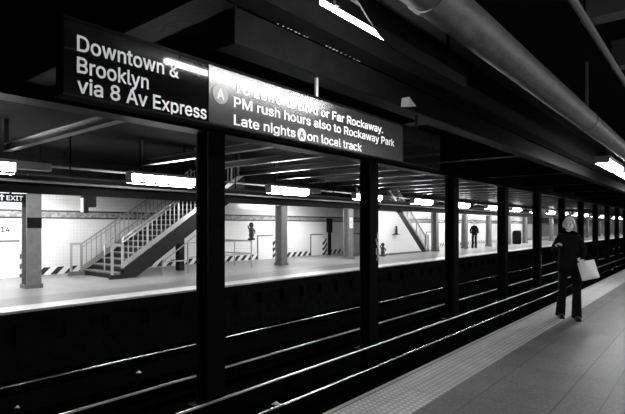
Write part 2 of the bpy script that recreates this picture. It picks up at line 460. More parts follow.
# letter outlines in a plain grotesque: advance, x/y pairs, triangles (thousandths of the letter size)
GLYPH = json.loads('''{"&":[448,[236,-17,276,-6,313,12,343,37,356,53,368,66,382,84,397,108,410,139,416,164,420,193,422,238,336,238,332,188,323,156,309,129,291,105,269,86,245,72,220,63,193,61,170,63,150,70,133,81,121,95,114,112,111,131,114,150,122,167,137,185,163,206,265,282,284,298,302,316,317,335,328,356,335,379,338,404,333,437,321,467,300,492,272,511,239,524,200,528,162,524,128,511,100,492,79,465,66,434,61,399,65,367,75,338,90,311,110,284,161,223,357,-14,463,-12,215,293,196,316,180,336,167,353,158,369,153,384,151,399,153,413,157,424,165,433,175,441,187,445,201,447,221,444,236,435,245,422,248,404,246,392,242,381,235,371,227,362,217,354,208,346,132,290,102,267,75,245,53,222,35,196,24,167,20,133,25,92,42,54,68,23,104,-1,132,-12,163,-19,197,-21,170,212,272,89,327,23,383,86,324,159,239,263,185,329,115,277],[88,89,24,24,25,88,87,88,25,25,26,87,86,87,26,85,86,26,26,27,85,84,85,27,27,28,84,83,84,28,28,82,83,93,20,92,21,92,20,67,68,44,92,21,91,22,91,21,54,29,30,100,59,80,59,60,80,66,67,45,67,44,45,91,22,90,22,23,90,89,90,23,24,89,23,82,28,29,81,82,29,29,54,81,52,53,80,80,60,52,60,61,52,51,52,61,61,62,51,50,51,62,62,63,50,49,50,63,48,49,63,63,64,48,47,48,64,64,65,47,46,47,65,65,66,46,66,45,46,79,57,78,19,0,1,1,18,19,78,57,31,31,32,78,77,78,32,70,71,41,41,42,70,69,70,42,43,69,42,4,3,55,55,5,4,5,55,56,6,5,56,5,6,15,13,98,8,8,9,13,9,10,13,12,13,10,10,11,12,18,1,2,17,18,2,2,96,17,3,4,16,4,5,16,5,15,16,77,32,33,76,77,33,33,34,76,75,76,34,34,35,75,74,75,35,35,36,74,73,74,36,36,37,73,37,38,73,72,73,38,38,39,72,39,40,72,71,72,40,41,71,40,0,19,93,20,93,19,54,30,94,80,54,57,58,80,57,57,79,58,69,43,68,44,68,43,80,53,101,31,57,99,95,16,94,16,15,94,15,14,94,3,16,95,96,3,95,95,17,96,55,3,96,6,56,97,15,6,97,98,14,97,14,15,97,97,7,98,7,8,98,94,14,98,99,94,98,54,94,99,57,54,99,58,79,100,80,58,100,54,80,101,81,54,101]],
".":[188,[118,-14,138,-1,151,18,155,41,151,64,138,83,118,97,95,101,72,97,53,84,40,64,35,41,40,18,53,-1,72,-14,95,-19],[10,11,9,13,14,15,11,12,13,9,11,13,3,4,5,2,3,1,3,5,7,6,7,5,0,1,15,1,3,15,3,7,15,13,15,7,9,13,7,8,9,7]],
"1":[453,[405,-14,405,69,62,69,62,-14,194,523,72,434,73,333,200,423,198,-14,290,-14,290,523,199,69,290,69],[0,1,9,9,1,12,2,3,8,5,6,7,4,5,7,7,10,4,2,8,11,8,9,11,12,11,9,7,11,12,10,7,12]],
"4":[453,[427,91,427,176,133,180,335,523,239,523,26,162,26,91,357,-14,357,332,268,332,268,146,268,121,268,-14,357,91,357,177,268,178,268,91],[5,6,2,2,11,10,5,2,4,3,4,2,2,6,11,0,1,13,12,7,13,2,10,15,11,6,16,13,14,10,10,11,13,1,14,13,8,9,14,14,9,15,10,14,15,13,11,16,12,13,16]],
"8":[453,[261,-19,293,-12,323,-1,361,22,390,54,409,92,415,135,411,170,400,201,383,229,360,252,334,269,328,268,342,270,371,300,390,338,396,380,390,421,373,458,347,488,313,510,286,521,257,527,226,530,195,527,166,521,139,510,105,488,79,458,62,421,56,380,62,338,81,299,111,270,125,267,120,269,92,252,70,229,52,201,41,169,38,135,44,92,62,54,92,22,129,-1,159,-12,192,-19,226,-21,197,66,173,73,154,85,141,99,132,117,130,139,133,161,142,181,156,197,175,210,199,218,226,221,253,218,277,210,296,197,310,181,319,161,323,139,320,117,311,99,298,85,279,73,255,66,226,63,204,306,184,313,168,324,157,338,149,355,147,376,149,396,157,413,168,426,184,437,203,444,226,446,249,444,269,437,284,426,296,413,303,396,305,376,303,355,295,338,283,324,268,313,249,306,226,304,334,269,119,268],[42,43,51,51,52,42,41,42,52,40,41,52,52,53,40,39,40,53,53,54,39,38,39,54,54,55,38,37,38,55,55,36,37,33,35,32,72,58,59,59,95,72,58,72,73,82,83,24,46,48,45,49,45,48,81,82,25,82,24,25,45,49,44,49,50,44,43,44,50,51,43,50,36,55,56,34,36,56,56,57,34,57,58,34,58,73,34,73,74,34,35,34,74,74,75,35,32,35,75,75,76,32,31,32,76,76,77,31,30,31,77,77,78,30,29,30,78,28,29,78,78,79,28,27,28,79,79,80,27,26,27,80,80,81,26,81,25,26,71,47,0,0,70,71,94,60,93,70,0,1,1,69,70,84,85,21,22,84,21,12,10,96,3,4,67,66,67,4,4,5,66,5,6,66,65,66,6,6,7,65,64,65,7,7,8,64,63,64,8,8,9,63,10,63,9,11,13,14,69,1,2,68,69,2,2,3,68,3,67,68,63,10,62,10,12,62,61,62,12,60,61,12,93,60,12,92,93,12,91,92,12,12,11,91,11,14,91,90,91,14,14,15,90,89,90,15,15,16,89,88,89,16,16,17,88,17,18,88,87,88,18,18,19,87,86,87,19,19,20,86,85,86,20,21,85,20,47,71,46,48,46,71,60,94,59,95,59,94,84,22,83,22,23,83,24,83,23,11,12,96,13,11,96,35,33,97,34,35,97,36,34,97]],
"A":[480,[95,-14,204,298,214,328,226,367,236,398,247,433,264,492,213,492,231,434,241,398,251,368,263,329,274,298,385,-14,483,-14,286,523,192,523,-4,-14,384,128,384,213,96,213,96,128,239,407,304,213,174,213,144,128,334,128],[17,0,21,21,20,17,20,16,17,8,3,4,1,2,20,16,20,2,2,3,16,3,8,16,8,7,16,5,9,10,13,14,18,14,19,18,19,12,23,19,14,15,12,19,11,19,15,11,10,11,15,5,10,15,6,5,15,5,6,8,7,8,6,16,7,6,6,15,16,1,20,24,8,4,22,5,8,22,9,5,22,13,18,26,18,19,23,21,0,25,20,21,24,24,21,25,23,24,25,26,23,25,18,23,26]],
"B":[456,[247,-14,286,-12,320,-6,351,5,387,29,412,59,427,96,432,136,428,176,415,210,395,237,371,257,344,271,329,274,329,257,342,262,364,274,384,291,399,314,409,341,412,374,407,413,393,449,369,480,335,503,308,514,276,521,241,523,46,523,46,-14,139,217,247,217,276,214,299,205,317,193,330,177,339,158,341,137,336,111,320,90,303,80,278,73,244,71,139,71,139,438,239,438,278,432,303,418,317,398,322,372,319,351,311,334,299,320,282,309,262,302,237,299,139,299,351,267],[56,30,55,29,43,30,28,29,30,30,56,28,56,44,28,32,54,31,43,29,0,0,42,43,55,30,31,31,54,55,45,27,44,28,44,27,26,46,25,42,0,1,1,41,42,46,26,45,27,45,26,13,14,15,15,12,13,39,3,4,4,5,39,38,39,5,5,6,38,37,38,6,6,7,37,7,8,37,36,37,8,8,9,36,35,36,9,9,10,35,15,14,11,19,20,49,20,21,49,41,1,2,40,41,2,2,3,40,3,39,40,35,10,34,10,11,34,11,14,34,33,34,14,32,33,14,54,32,14,53,54,14,14,13,53,52,53,13,51,52,13,13,12,51,12,16,51,16,17,51,50,51,17,17,18,50,18,19,50,19,49,50,49,21,48,21,22,48,47,48,22,22,23,47,23,24,47,46,47,24,25,46,24,15,11,57,12,15,57,16,12,57]],
"D":[502,[270,-10,316,0,358,18,393,44,423,75,446,112,462,155,472,203,476,255,472,307,463,355,446,397,423,435,394,466,360,491,319,509,275,519,226,523,79,523,79,438,220,438,256,435,286,428,312,416,334,400,352,379,366,355,377,326,383,293,385,255,383,218,377,184,366,155,352,130,333,109,311,93,284,81,252,74,214,71,82,71,82,-14,219,-14,46,523,46,-14,139,-14,139,523,139,71,139,438],[42,43,19,19,18,42,41,38,44,44,38,46,44,39,40,43,40,39,19,43,39,20,45,47,18,19,45,0,36,37,17,21,16,22,23,15,36,0,1,1,35,36,16,21,22,22,15,16,0,37,41,38,41,37,21,17,20,45,20,17,4,5,33,32,33,5,5,6,32,31,32,6,6,7,31,30,31,7,7,8,30,8,29,30,29,8,28,8,9,28,27,28,9,9,10,27,26,27,10,10,11,26,25,26,11,11,12,25,24,25,12,12,13,24,14,24,13,35,1,2,34,35,2,2,3,34,3,4,34,4,33,34,24,14,23,15,23,14,39,44,46,19,39,47,39,46,47,45,19,47]],
"E":[419,[389,-14,389,71,139,71,139,215,369,215,369,300,139,300,139,438,386,438,386,523,46,523,46,-14],[11,2,3,10,11,3,3,6,10,6,7,10,2,11,0,0,1,2,6,3,4,4,5,6,8,9,7,10,7,9]],
"F":[410,[139,-14,139,207,360,207,360,292,139,292,139,438,383,438,383,523,46,523,46,-14],[0,1,9,1,4,9,8,9,4,6,7,5,4,1,2,2,3,4,8,4,5,5,7,8]],
"H":[517,[139,-14,139,218,378,218,378,-14,471,-14,471,523,378,523,378,303,139,303,139,523,46,523,46,-14],[11,0,1,10,11,1,1,8,10,8,9,10,2,3,4,4,5,2,7,2,5,5,6,7,8,1,2,2,7,8]],
"I":[300,[283,-14,283,71,197,71,197,438,283,438,283,523,17,523,17,438,104,438,104,71,17,71,17,-14],[10,11,9,8,6,7,2,0,1,4,5,3,9,11,0,0,2,9,8,9,2,2,3,8,3,5,8,6,8,5]],
"L":[393,[375,-14,375,71,139,71,139,523,46,523,46,-14],[4,5,2,2,5,0,0,1,2,4,2,3]],
"M":[628,[136,-14,136,291,136,309,136,329,135,372,134,394,134,416,133,438,132,471,92,471,107,428,116,403,124,379,132,356,139,335,146,316,152,299,157,286,277,-14,351,-14,469,286,474,300,481,317,488,337,495,358,503,381,511,405,519,429,532,471,493,471,493,436,492,413,491,369,491,348,490,327,490,308,490,291,490,-14,582,-14,582,523,467,523,339,192,334,179,329,163,323,145,317,125,310,106,304,87,299,69,288,35,340,35,330,69,325,88,319,107,313,127,306,146,301,163,295,179,290,192,161,523,46,523,46,-14,135,346,491,345,315,120],[11,10,60,9,60,10,2,3,12,13,12,3,12,13,4,4,5,12,11,12,5,5,6,11,10,11,6,6,7,10,7,8,10,9,10,8,55,47,46,46,54,55,56,48,47,47,55,56,16,17,58,61,0,1,60,61,1,11,60,1,12,11,1,2,12,1,14,15,4,7,6,59,8,7,59,9,8,59,60,9,59,45,53,44,44,53,52,52,43,44,20,21,41,28,27,39,39,27,26,27,28,29,36,37,38,38,39,36,39,26,36,26,25,36,35,36,25,34,35,25,25,24,34,32,33,24,24,25,32,31,32,25,25,26,31,26,27,31,30,31,27,27,29,30,33,32,23,22,23,32,30,29,40,29,28,40,28,39,40,49,18,19,19,50,49,48,49,50,50,51,48,47,48,51,51,52,47,46,47,52,52,53,46,53,45,64,13,3,62,4,13,62,14,4,62,48,56,57,18,49,17,49,48,17,57,58,17,17,48,57,20,41,42,50,19,20,51,50,20,43,52,51,51,20,42,42,43,51,33,23,63,24,33,63,34,24,63,21,22,41,31,30,40,40,41,31,32,31,41,22,32,41,46,53,64,54,46,64,15,16,58,59,6,58,6,5,58,5,4,58,4,15,58]],
"P":[445,[139,-14,139,438,232,438,265,435,290,426,308,413,320,395,328,373,330,348,328,322,320,300,308,282,290,269,266,260,232,256,95,256,95,172,236,172,274,174,309,182,339,195,365,212,386,234,402,259,414,287,420,316,423,348,420,379,414,409,402,436,386,461,365,482,339,500,309,513,274,520,236,523,46,523,46,-14,139,256,139,172],[16,15,37,36,37,15,2,35,1,16,37,0,36,15,1,1,35,36,4,33,3,34,3,33,17,18,14,18,13,14,3,34,2,35,2,34,22,23,10,23,24,10,9,10,24,24,25,9,8,9,25,25,26,8,26,27,8,7,8,27,27,28,7,6,7,28,28,29,6,29,30,6,13,18,19,12,13,19,19,20,12,11,12,20,20,21,11,21,22,11,22,10,11,6,30,5,30,31,5,31,32,5,4,5,32,33,4,32,1,15,38,16,0,39,15,16,38,38,16,39,14,38,39,17,14,39]],
"R":[449,[139,-14,139,438,232,438,266,435,291,427,309,414,321,398,329,377,331,352,329,327,321,307,309,291,292,280,267,272,233,269,82,269,82,184,236,184,274,186,309,193,339,205,376,230,403,264,414,291,421,321,423,352,421,383,414,413,403,440,376,475,340,501,309,513,275,520,236,523,46,523,46,-14,451,-14,311,243,207,243,345,-14,139,269,139,184,333,202,239,184],[0,16,35,16,15,35,34,35,15,34,15,1,33,3,32,4,31,3,32,3,31,3,33,2,1,2,33,34,1,33,37,20,21,11,37,21,10,11,21,21,22,10,22,23,10,9,10,23,23,24,9,8,9,24,24,25,8,25,26,8,7,8,26,26,27,7,6,7,27,27,28,6,28,29,6,19,18,39,20,37,42,18,19,37,14,38,13,12,13,37,37,11,12,6,29,5,29,30,5,4,5,30,31,4,30,1,15,40,38,14,40,16,0,41,15,16,40,40,16,41,38,40,41,17,38,41,19,39,42,39,36,42,37,19,42,38,17,43,18,37,38,37,13,38,18,38,43,39,18,43]],
"T":[449,[179,438,179,-14,271,-14,271,438,431,438,431,523,18,523,18,438],[6,7,0,4,5,3,0,1,2,2,3,0,3,5,0,6,0,5]],
"X":[474,[99,-14,193,121,207,141,218,158,228,174,237,189,247,206,268,245,207,245,228,205,238,188,247,173,257,157,268,141,281,121,374,-14,481,-13,250,314,250,212,471,522,366,523,287,408,272,387,260,369,249,352,240,336,230,318,209,278,267,278,245,318,236,336,226,352,216,369,204,387,189,408,112,523,5,522,225,210,226,311,-7,-13,237,189,250,245,250,213,286,263,250,278,250,309,238,332,225,211,225,245,226,278,226,309,189,261],[34,35,36,39,0,1,38,31,32,9,4,40,37,3,4,4,9,37,31,38,26,26,30,31,34,36,51,11,6,10,17,23,24,12,18,11,6,11,18,17,24,29,25,29,24,20,21,19,15,16,14,23,17,22,18,12,13,10,6,5,9,5,6,6,18,42,26,38,50,29,25,46,37,9,47,9,6,47,5,9,40,10,5,40,19,21,17,21,22,17,7,28,41,44,41,28,41,44,49,7,41,42,18,7,42,17,28,43,7,18,43,28,7,43,14,16,43,43,18,13,13,14,43,19,17,43,17,29,45,28,17,45,44,28,45,26,50,44,29,26,45,44,45,26,26,29,46,30,26,46,3,37,2,1,2,37,8,37,47,8,47,48,41,48,42,48,47,42,6,42,47,27,8,48,49,27,48,48,41,49,27,49,50,49,44,50,38,27,50,37,8,51,27,38,51,8,27,51,38,32,51,32,33,51,33,34,51,1,37,51,39,1,51]],
"a":[389,[193,-20,220,-12,243,0,262,14,275,30,280,38,263,38,263,-14,351,-14,351,252,347,293,335,327,316,353,294,372,268,385,242,393,217,397,194,398,161,396,129,389,98,376,69,357,45,330,21,283,107,257,119,280,128,291,140,301,155,309,173,315,196,317,217,315,234,309,246,301,254,290,260,275,261,256,260,250,257,247,249,244,232,241,207,238,176,234,149,230,122,224,95,217,70,205,49,189,31,168,20,141,16,108,21,70,36,37,59,11,88,-8,123,-19,160,-23,151,61,135,65,122,72,113,81,108,91,106,105,108,120,114,130,125,139,139,145,157,151,178,154,188,156,202,157,218,159,234,162,249,165,264,169,276,173,263,165,262,139,259,119,251,100,239,84,221,71,199,62,170,59,263,15],[52,53,60,60,61,52,51,52,61,61,62,51,50,51,62,62,63,50,49,50,63,48,49,63,63,64,48,47,48,64,64,46,47,22,23,24,24,25,22,68,69,42,0,83,56,57,56,83,56,57,55,58,55,57,44,66,67,43,44,67,67,68,43,68,42,43,28,29,19,29,18,19,55,58,54,58,59,54,53,54,59,60,53,59,46,64,65,45,46,65,65,66,45,66,44,45,22,25,26,21,22,26,26,27,21,20,21,27,27,28,20,28,19,20,41,70,71,31,16,30,17,30,16,40,72,73,73,39,40,82,1,2,81,82,2,41,71,72,72,40,41,32,15,31,16,31,15,5,4,8,75,5,8,8,9,75,8,4,7,6,3,84,4,5,6,5,75,78,77,78,75,76,77,75,37,38,75,75,9,37,36,37,9,9,10,36,35,36,10,10,11,35,3,6,2,81,2,6,80,81,6,79,80,6,6,5,79,5,78,79,39,73,74,74,75,39,75,38,39,35,11,34,11,12,34,33,34,12,12,13,33,32,33,13,13,14,32,15,32,14,1,82,0,83,0,82,42,69,70,70,41,42,30,17,29,18,29,17,4,6,84,7,4,84]],
"c":[396,[237,-20,265,-14,291,-4,314,10,335,27,353,48,367,72,381,112,295,134,286,108,280,96,272,86,262,77,251,70,238,65,224,62,208,61,177,65,154,77,135,97,122,123,113,153,110,187,113,222,122,253,135,279,154,299,177,311,208,316,223,315,238,311,250,306,261,299,271,291,279,281,285,270,294,245,380,267,365,307,351,330,334,351,313,368,290,381,264,391,236,396,207,398,172,396,139,387,109,372,83,352,61,327,43,297,30,264,23,227,20,187,23,148,30,112,43,79,61,49,83,25,109,4,139,-10,172,-19,207,-22],[55,56,21,21,22,55,54,55,22,53,54,22,22,23,53,52,53,23,63,16,62,17,62,16,46,27,28,28,45,46,62,17,61,18,61,17,47,26,27,27,46,47,61,18,60,59,60,18,18,19,59,58,59,19,57,58,19,19,20,57,56,57,20,21,56,20,52,23,24,51,52,24,24,25,51,50,51,25,49,50,25,25,26,49,48,49,26,26,47,48,15,0,14,44,29,30,14,0,1,13,14,1,30,31,43,44,30,43,5,6,9,8,9,6,6,7,8,37,38,36,35,36,38,38,39,35,13,1,2,12,13,2,2,3,12,11,12,3,3,4,11,10,11,4,4,5,10,5,9,10,35,39,34,39,40,34,33,34,40,40,41,33,32,33,41,41,42,32,31,32,42,43,31,42,0,15,63,16,63,15,45,28,29,29,44,45]],
"d":[424,[230,-19,259,-9,281,6,297,22,310,38,314,45,299,45,299,-14,386,-14,386,523,297,523,297,333,314,333,310,340,298,355,281,371,259,385,231,395,196,398,163,396,132,387,104,372,79,352,59,328,42,299,30,265,23,229,20,189,22,149,30,112,42,79,58,49,79,24,104,4,132,-10,162,-19,195,-22,176,65,154,77,135,96,122,122,113,153,110,189,113,225,122,256,135,281,153,300,176,312,205,316,232,312,255,301,273,282,286,258,295,226,298,189,295,152,286,120,273,95,255,76,232,65,205,61,299,24,297,356],[27,28,42,26,27,42,42,43,26,25,26,43,36,37,35,47,18,19,35,37,34,37,38,34,46,47,20,47,19,20,34,38,33,32,33,38,38,39,32,31,32,39,30,31,39,39,40,30,29,30,40,40,41,29,28,29,41,42,28,41,25,43,44,24,25,44,44,45,24,23,24,45,22,23,45,45,46,22,21,22,46,46,20,21,60,0,59,49,17,48,59,0,1,1,2,59,58,59,2,15,16,49,17,49,16,8,9,12,4,7,8,8,5,4,6,4,5,12,9,13,3,61,6,5,8,55,54,55,8,8,12,54,53,54,12,52,53,12,12,13,11,14,11,13,13,9,14,3,6,2,58,2,6,57,58,6,6,5,57,56,57,5,5,55,56,52,12,51,12,11,51,50,51,11,49,50,11,15,49,11,0,60,36,37,36,60,18,47,48,48,17,18,4,6,61,7,4,61,14,9,10,10,62,14,11,14,62,15,11,62]],
"e":[404,[252,-19,288,-9,319,8,345,30,365,56,384,100,298,122,285,95,275,83,263,73,249,66,232,62,213,60,183,64,158,74,138,90,123,112,113,142,110,178,110,210,113,238,122,263,135,285,154,302,177,312,205,316,233,312,255,302,272,286,285,263,293,235,298,177,365,229,61,235,61,155,385,155,385,194,384,228,379,259,370,287,352,322,329,351,301,373,271,387,238,396,205,398,170,395,137,386,107,371,82,351,60,325,43,296,30,262,23,226,20,187,23,148,30,112,43,79,61,49,83,25,110,4,140,-10,175,-19,212,-22,293,230,112,234,112,155],[55,56,34,54,55,34,34,33,54,53,54,33,52,53,33,51,52,33,62,13,61,14,61,13,23,24,47,24,46,47,61,14,60,59,60,14,14,15,59,58,59,15,15,16,58,57,58,16,56,57,16,34,56,16,16,17,34,34,17,66,34,18,19,33,34,19,65,20,33,20,21,33,51,33,21,50,51,21,21,22,50,49,50,22,22,23,49,48,49,23,23,47,48,11,12,63,11,63,0,0,10,11,26,44,25,10,0,1,1,9,10,27,43,26,44,26,43,38,39,32,36,37,32,38,32,37,4,5,6,35,36,31,36,32,31,30,64,32,9,1,2,8,9,2,2,3,8,7,8,3,3,4,7,4,6,7,30,32,29,32,39,29,39,40,29,28,29,40,40,41,28,27,28,41,41,42,27,43,27,42,63,12,62,13,62,12,19,18,31,46,24,25,45,46,25,25,44,45,31,32,64,19,31,64,65,19,64,33,19,65,18,34,66,31,18,66,35,31,66]],
"f":[254,[-8,393,-8,313,242,313,242,393,156,-14,156,418,158,438,165,450,176,457,195,460,204,459,212,458,218,457,237,451,260,530,238,537,225,541,208,543,187,544,158,541,129,532,104,516,84,494,71,465,67,432,67,-14,156,313,156,393,67,393,67,313],[20,21,7,5,6,24,23,24,6,22,23,6,6,7,22,7,21,22,18,8,9,10,17,9,18,9,17,12,13,14,14,15,12,12,15,11,15,16,11,10,11,16,17,10,16,20,7,8,19,20,8,8,18,19,2,3,27,0,1,29,26,2,27,27,5,28,5,24,28,26,27,28,29,26,28,28,0,29,25,4,26,26,29,25]],
"g":[425,[238,-163,268,-158,296,-149,333,-128,362,-98,376,-72,384,-42,386,-9,386,393,299,393,299,333,315,333,311,340,299,355,282,371,260,386,231,395,196,398,163,396,133,387,105,372,80,353,59,328,42,299,30,267,23,230,20,191,23,152,30,116,43,84,60,56,81,33,105,15,133,1,163,-7,195,-9,230,-6,258,3,280,16,297,32,309,47,314,54,297,54,297,-5,291,-41,273,-64,245,-78,207,-83,180,-81,160,-75,144,-67,131,-56,121,-44,105,-22,31,-64,53,-99,73,-121,98,-139,129,-153,165,-162,207,-165,176,77,153,88,135,105,122,128,113,158,110,193,113,227,122,257,135,282,153,300,176,312,205,316,233,312,256,301,274,283,287,259,295,228,298,193,295,156,287,127,274,103,256,87,233,77,205,73,299,355,297,33],[54,55,53,27,28,65,65,66,27,26,27,66,25,26,66,66,67,25,24,25,67,59,48,49,35,61,34,71,17,18,59,49,58,50,58,49,34,61,33,61,62,33,70,71,19,71,18,19,58,50,57,56,57,50,50,51,56,55,56,51,51,52,55,53,55,52,33,62,32,31,32,62,62,63,31,30,31,63,29,30,63,63,64,29,28,29,64,65,28,64,24,67,68,23,24,68,68,69,23,22,23,69,21,22,69,69,70,21,20,21,70,70,19,20,47,60,0,0,46,47,84,36,83,73,16,72,46,0,1,83,36,37,37,38,83,74,14,73,14,15,73,16,73,15,41,40,7,12,11,8,9,12,8,4,5,44,5,6,44,43,44,6,6,7,43,7,40,43,42,39,86,40,41,42,41,7,79,78,79,7,7,8,78,77,78,8,8,11,77,76,77,11,11,12,10,46,1,2,45,46,2,2,3,45,3,4,45,4,44,45,39,42,38,83,38,42,82,83,42,81,82,42,42,41,81,80,81,41,41,79,80,76,11,75,11,10,75,74,75,10,14,74,10,10,13,14,48,59,60,60,47,48,36,84,35,61,35,84,17,71,72,72,16,17,12,9,85,10,12,85,13,10,85,40,42,86,43,40,86]],
"h":[410,[131,254,139,276,151,293,168,305,187,312,210,315,240,310,262,295,277,270,282,234,282,-14,371,-14,371,241,369,273,363,302,353,327,331,358,302,381,267,394,227,399,183,392,144,374,122,353,103,326,81,273,128,273,128,523,39,523,39,-14,128,-14,128,226,128,359],[27,28,24,29,30,28,24,28,30,27,24,23,23,22,27,0,1,25,25,1,2,24,30,0,0,25,24,23,24,25,3,21,31,6,19,5,19,6,18,11,12,9,12,13,9,11,9,10,9,13,8,13,14,8,14,15,8,7,8,15,15,16,7,16,17,7,6,7,17,18,6,17,21,3,4,20,21,4,4,5,20,5,19,20,22,23,25,31,22,25,25,2,31,2,3,31,27,22,31,26,27,31]],
"i":[167,[128,-14,128,393,39,393,39,-14,105,432,124,444,136,462,141,483,136,505,124,522,105,534,84,538,62,534,44,522,31,505,27,483,31,462,44,444,62,432,84,429],[12,18,19,18,12,17,13,17,12,15,16,17,17,13,15,14,15,13,10,11,4,4,5,10,5,9,10,6,7,5,9,5,7,7,8,9,0,1,3,2,3,1,4,11,19,12,19,11]],
"k":[381,[183,185,190,185,386,390,279,393,115,226,96,226,99,111,128,-14,128,523,39,523,39,-14,397,-12,192,250,129,187,287,-14,128,137,128,239,219,216,152,158],[9,10,5,7,6,10,5,10,6,4,8,5,9,5,8,1,12,0,14,11,1,17,2,12,2,3,12,15,18,13,6,7,15,5,6,15,16,4,15,4,5,15,12,3,16,16,15,13,16,13,12,8,4,16,1,11,17,12,1,17,13,0,12,0,13,18,1,0,18,14,1,18]],
"l":[189,[151,-16,163,-15,175,-13,197,-8,180,71,163,67,159,66,154,66,147,66,136,68,132,71,129,79,128,99,128,523,39,523,39,83,44,43,64,10,96,-10,139,-16],[9,10,18,17,18,10,16,17,10,10,11,16,15,16,11,11,12,15,14,15,12,12,13,14,8,19,0,0,7,8,2,3,5,3,4,5,7,0,1,6,7,1,1,2,6,2,5,6,9,18,19,19,8,9]],
"n":[410,[131,254,139,276,151,293,168,305,187,312,210,315,240,310,262,295,277,270,282,234,282,-14,371,-14,371,241,369,273,363,302,353,327,331,358,302,381,267,394,227,399,183,392,144,374,122,353,103,326,81,273,126,273,126,393,39,393,39,-14,128,-14,128,226,126,357],[27,28,24,25,23,24,27,24,23,23,22,27,22,26,27,29,30,28,24,28,30,30,0,24,25,24,0,0,1,25,1,2,25,3,21,31,6,19,5,19,6,18,11,12,9,12,13,9,11,9,10,9,13,8,13,14,8,14,15,8,7,8,15,15,16,7,16,17,7,6,7,17,18,6,17,21,3,4,20,21,4,4,5,20,5,19,20,22,23,25,31,22,25,25,2,31,2,3,31,26,22,31]],
"o":[415,[243,-19,276,-10,306,4,332,25,354,49,372,79,385,112,393,148,395,187,393,227,385,264,372,297,354,327,332,352,306,372,276,387,243,396,207,398,172,396,139,387,109,372,83,352,61,327,43,297,30,264,23,227,20,187,23,148,30,112,43,79,61,49,83,25,109,4,139,-10,172,-19,207,-22,177,65,154,77,135,97,122,123,113,153,110,187,113,222,122,253,135,279,154,299,177,311,207,316,238,311,262,299,280,279,294,253,302,222,305,187,302,153,294,123,280,97,262,77,238,65,207,61],[27,28,40,40,41,27,26,27,41,25,26,41,34,36,33,36,37,33,45,46,19,46,18,19,33,37,32,31,32,37,37,38,31,30,31,38,29,30,38,38,39,29,28,29,39,40,28,39,25,41,42,24,25,42,42,43,24,23,24,43,43,44,23,22,23,44,21,22,44,44,45,21,20,21,45,45,19,20,0,58,59,47,48,16,58,0,1,1,57,58,48,49,15,16,48,15,6,7,54,53,54,7,7,8,53,8,9,53,57,1,2,2,3,57,56,57,3,3,4,56,4,5,56,55,56,5,5,6,55,6,54,55,53,9,52,9,10,52,51,52,10,10,11,51,50,51,11,11,12,50,12,13,50,49,50,13,13,14,49,15,49,14,0,59,35,34,35,59,36,34,59,18,46,47,17,18,47,47,16,17]],
"p":[424,[128,-157,128,45,111,45,115,38,127,22,144,6,166,-9,195,-19,229,-22,262,-19,293,-10,321,4,346,24,366,49,383,79,395,112,402,149,404,189,402,229,395,265,382,298,366,328,345,352,321,372,293,387,262,396,229,398,194,395,165,385,143,371,127,355,115,340,111,333,126,333,126,393,39,393,39,-157,193,65,170,76,152,95,138,120,130,152,127,189,130,226,138,258,151,282,169,301,192,312,220,316,249,312,271,300,289,281,303,256,311,225,314,189,311,153,303,122,289,96,271,77,248,65,220,61,128,22,126,354],[35,36,2,31,32,33,2,36,3,32,31,35,3,36,4,4,1,3,2,3,1,41,42,2,35,2,42,42,43,35,32,35,43,33,30,62,35,31,34,7,37,6,48,27,47,6,37,5,46,47,29,28,29,47,47,27,28,5,37,1,37,38,1,38,39,1,2,1,39,39,40,2,41,2,40,32,43,44,44,45,32,33,32,45,45,46,33,46,29,33,30,33,29,9,59,8,60,8,59,49,25,26,59,9,10,10,58,59,50,24,49,25,49,24,15,16,55,54,55,16,16,17,54,17,18,54,53,54,18,18,19,53,58,10,11,11,12,58,57,58,12,12,13,57,13,14,57,56,57,14,14,15,56,15,55,56,53,19,52,19,20,52,51,52,20,20,21,51,21,22,51,50,51,22,22,23,50,24,50,23,8,60,7,37,7,60,49,26,48,27,48,26,36,0,4,0,61,4,1,4,61,5,1,61,31,33,62,34,31,62]],
"r":[259,[128,-14,128,236,130,258,138,276,150,291,166,302,185,309,207,312,218,311,228,310,237,309,257,306,257,397,238,398,230,398,221,399,212,399,177,394,145,379,119,356,120,348,126,393,39,393,39,-14,121,358],[19,22,20,22,19,21,23,0,1,22,23,1,1,2,22,20,22,2,2,3,20,3,4,20,4,5,20,5,18,20,20,18,24,17,6,7,16,8,15,8,16,7,17,7,16,11,12,10,12,13,10,9,10,13,14,9,13,9,14,8,15,8,14,18,5,6,6,17,18,19,20,24,21,19,24]],
"s":[365,[226,-18,265,-6,299,13,324,39,340,71,345,107,338,148,317,181,294,199,266,213,233,223,175,236,149,245,133,254,125,264,123,277,127,292,139,305,160,315,187,318,215,315,234,305,246,290,260,261,343,280,326,323,310,348,287,370,259,385,226,395,187,398,146,395,109,383,78,365,54,340,38,309,33,274,40,232,62,199,85,181,113,167,146,157,208,142,230,134,244,125,251,115,254,103,250,88,236,74,213,63,181,60,153,63,132,72,117,87,102,123,17,105,33,57,51,29,76,6,107,-10,143,-19,182,-22],[55,56,54,12,41,11,61,50,60,50,51,60,60,51,59,51,52,59,58,59,52,52,53,58,57,58,53,56,57,53,54,56,53,41,12,40,12,13,40,39,40,13,38,39,13,13,14,38,37,38,14,36,37,14,14,15,36,35,36,15,15,16,35,34,35,16,33,34,16,16,17,33,32,33,17,17,18,32,18,31,32,20,29,19,30,19,29,43,10,42,4,5,46,24,25,23,49,0,1,48,49,1,1,2,48,47,48,2,2,3,47,3,4,47,4,46,47,46,5,45,5,6,45,6,7,45,44,45,7,7,8,44,43,44,8,8,9,43,10,43,9,23,25,22,25,26,22,21,22,26,26,27,21,27,28,21,20,21,28,29,20,28,50,61,0,0,49,50,11,41,42,42,10,11,31,18,19,19,30,31]],
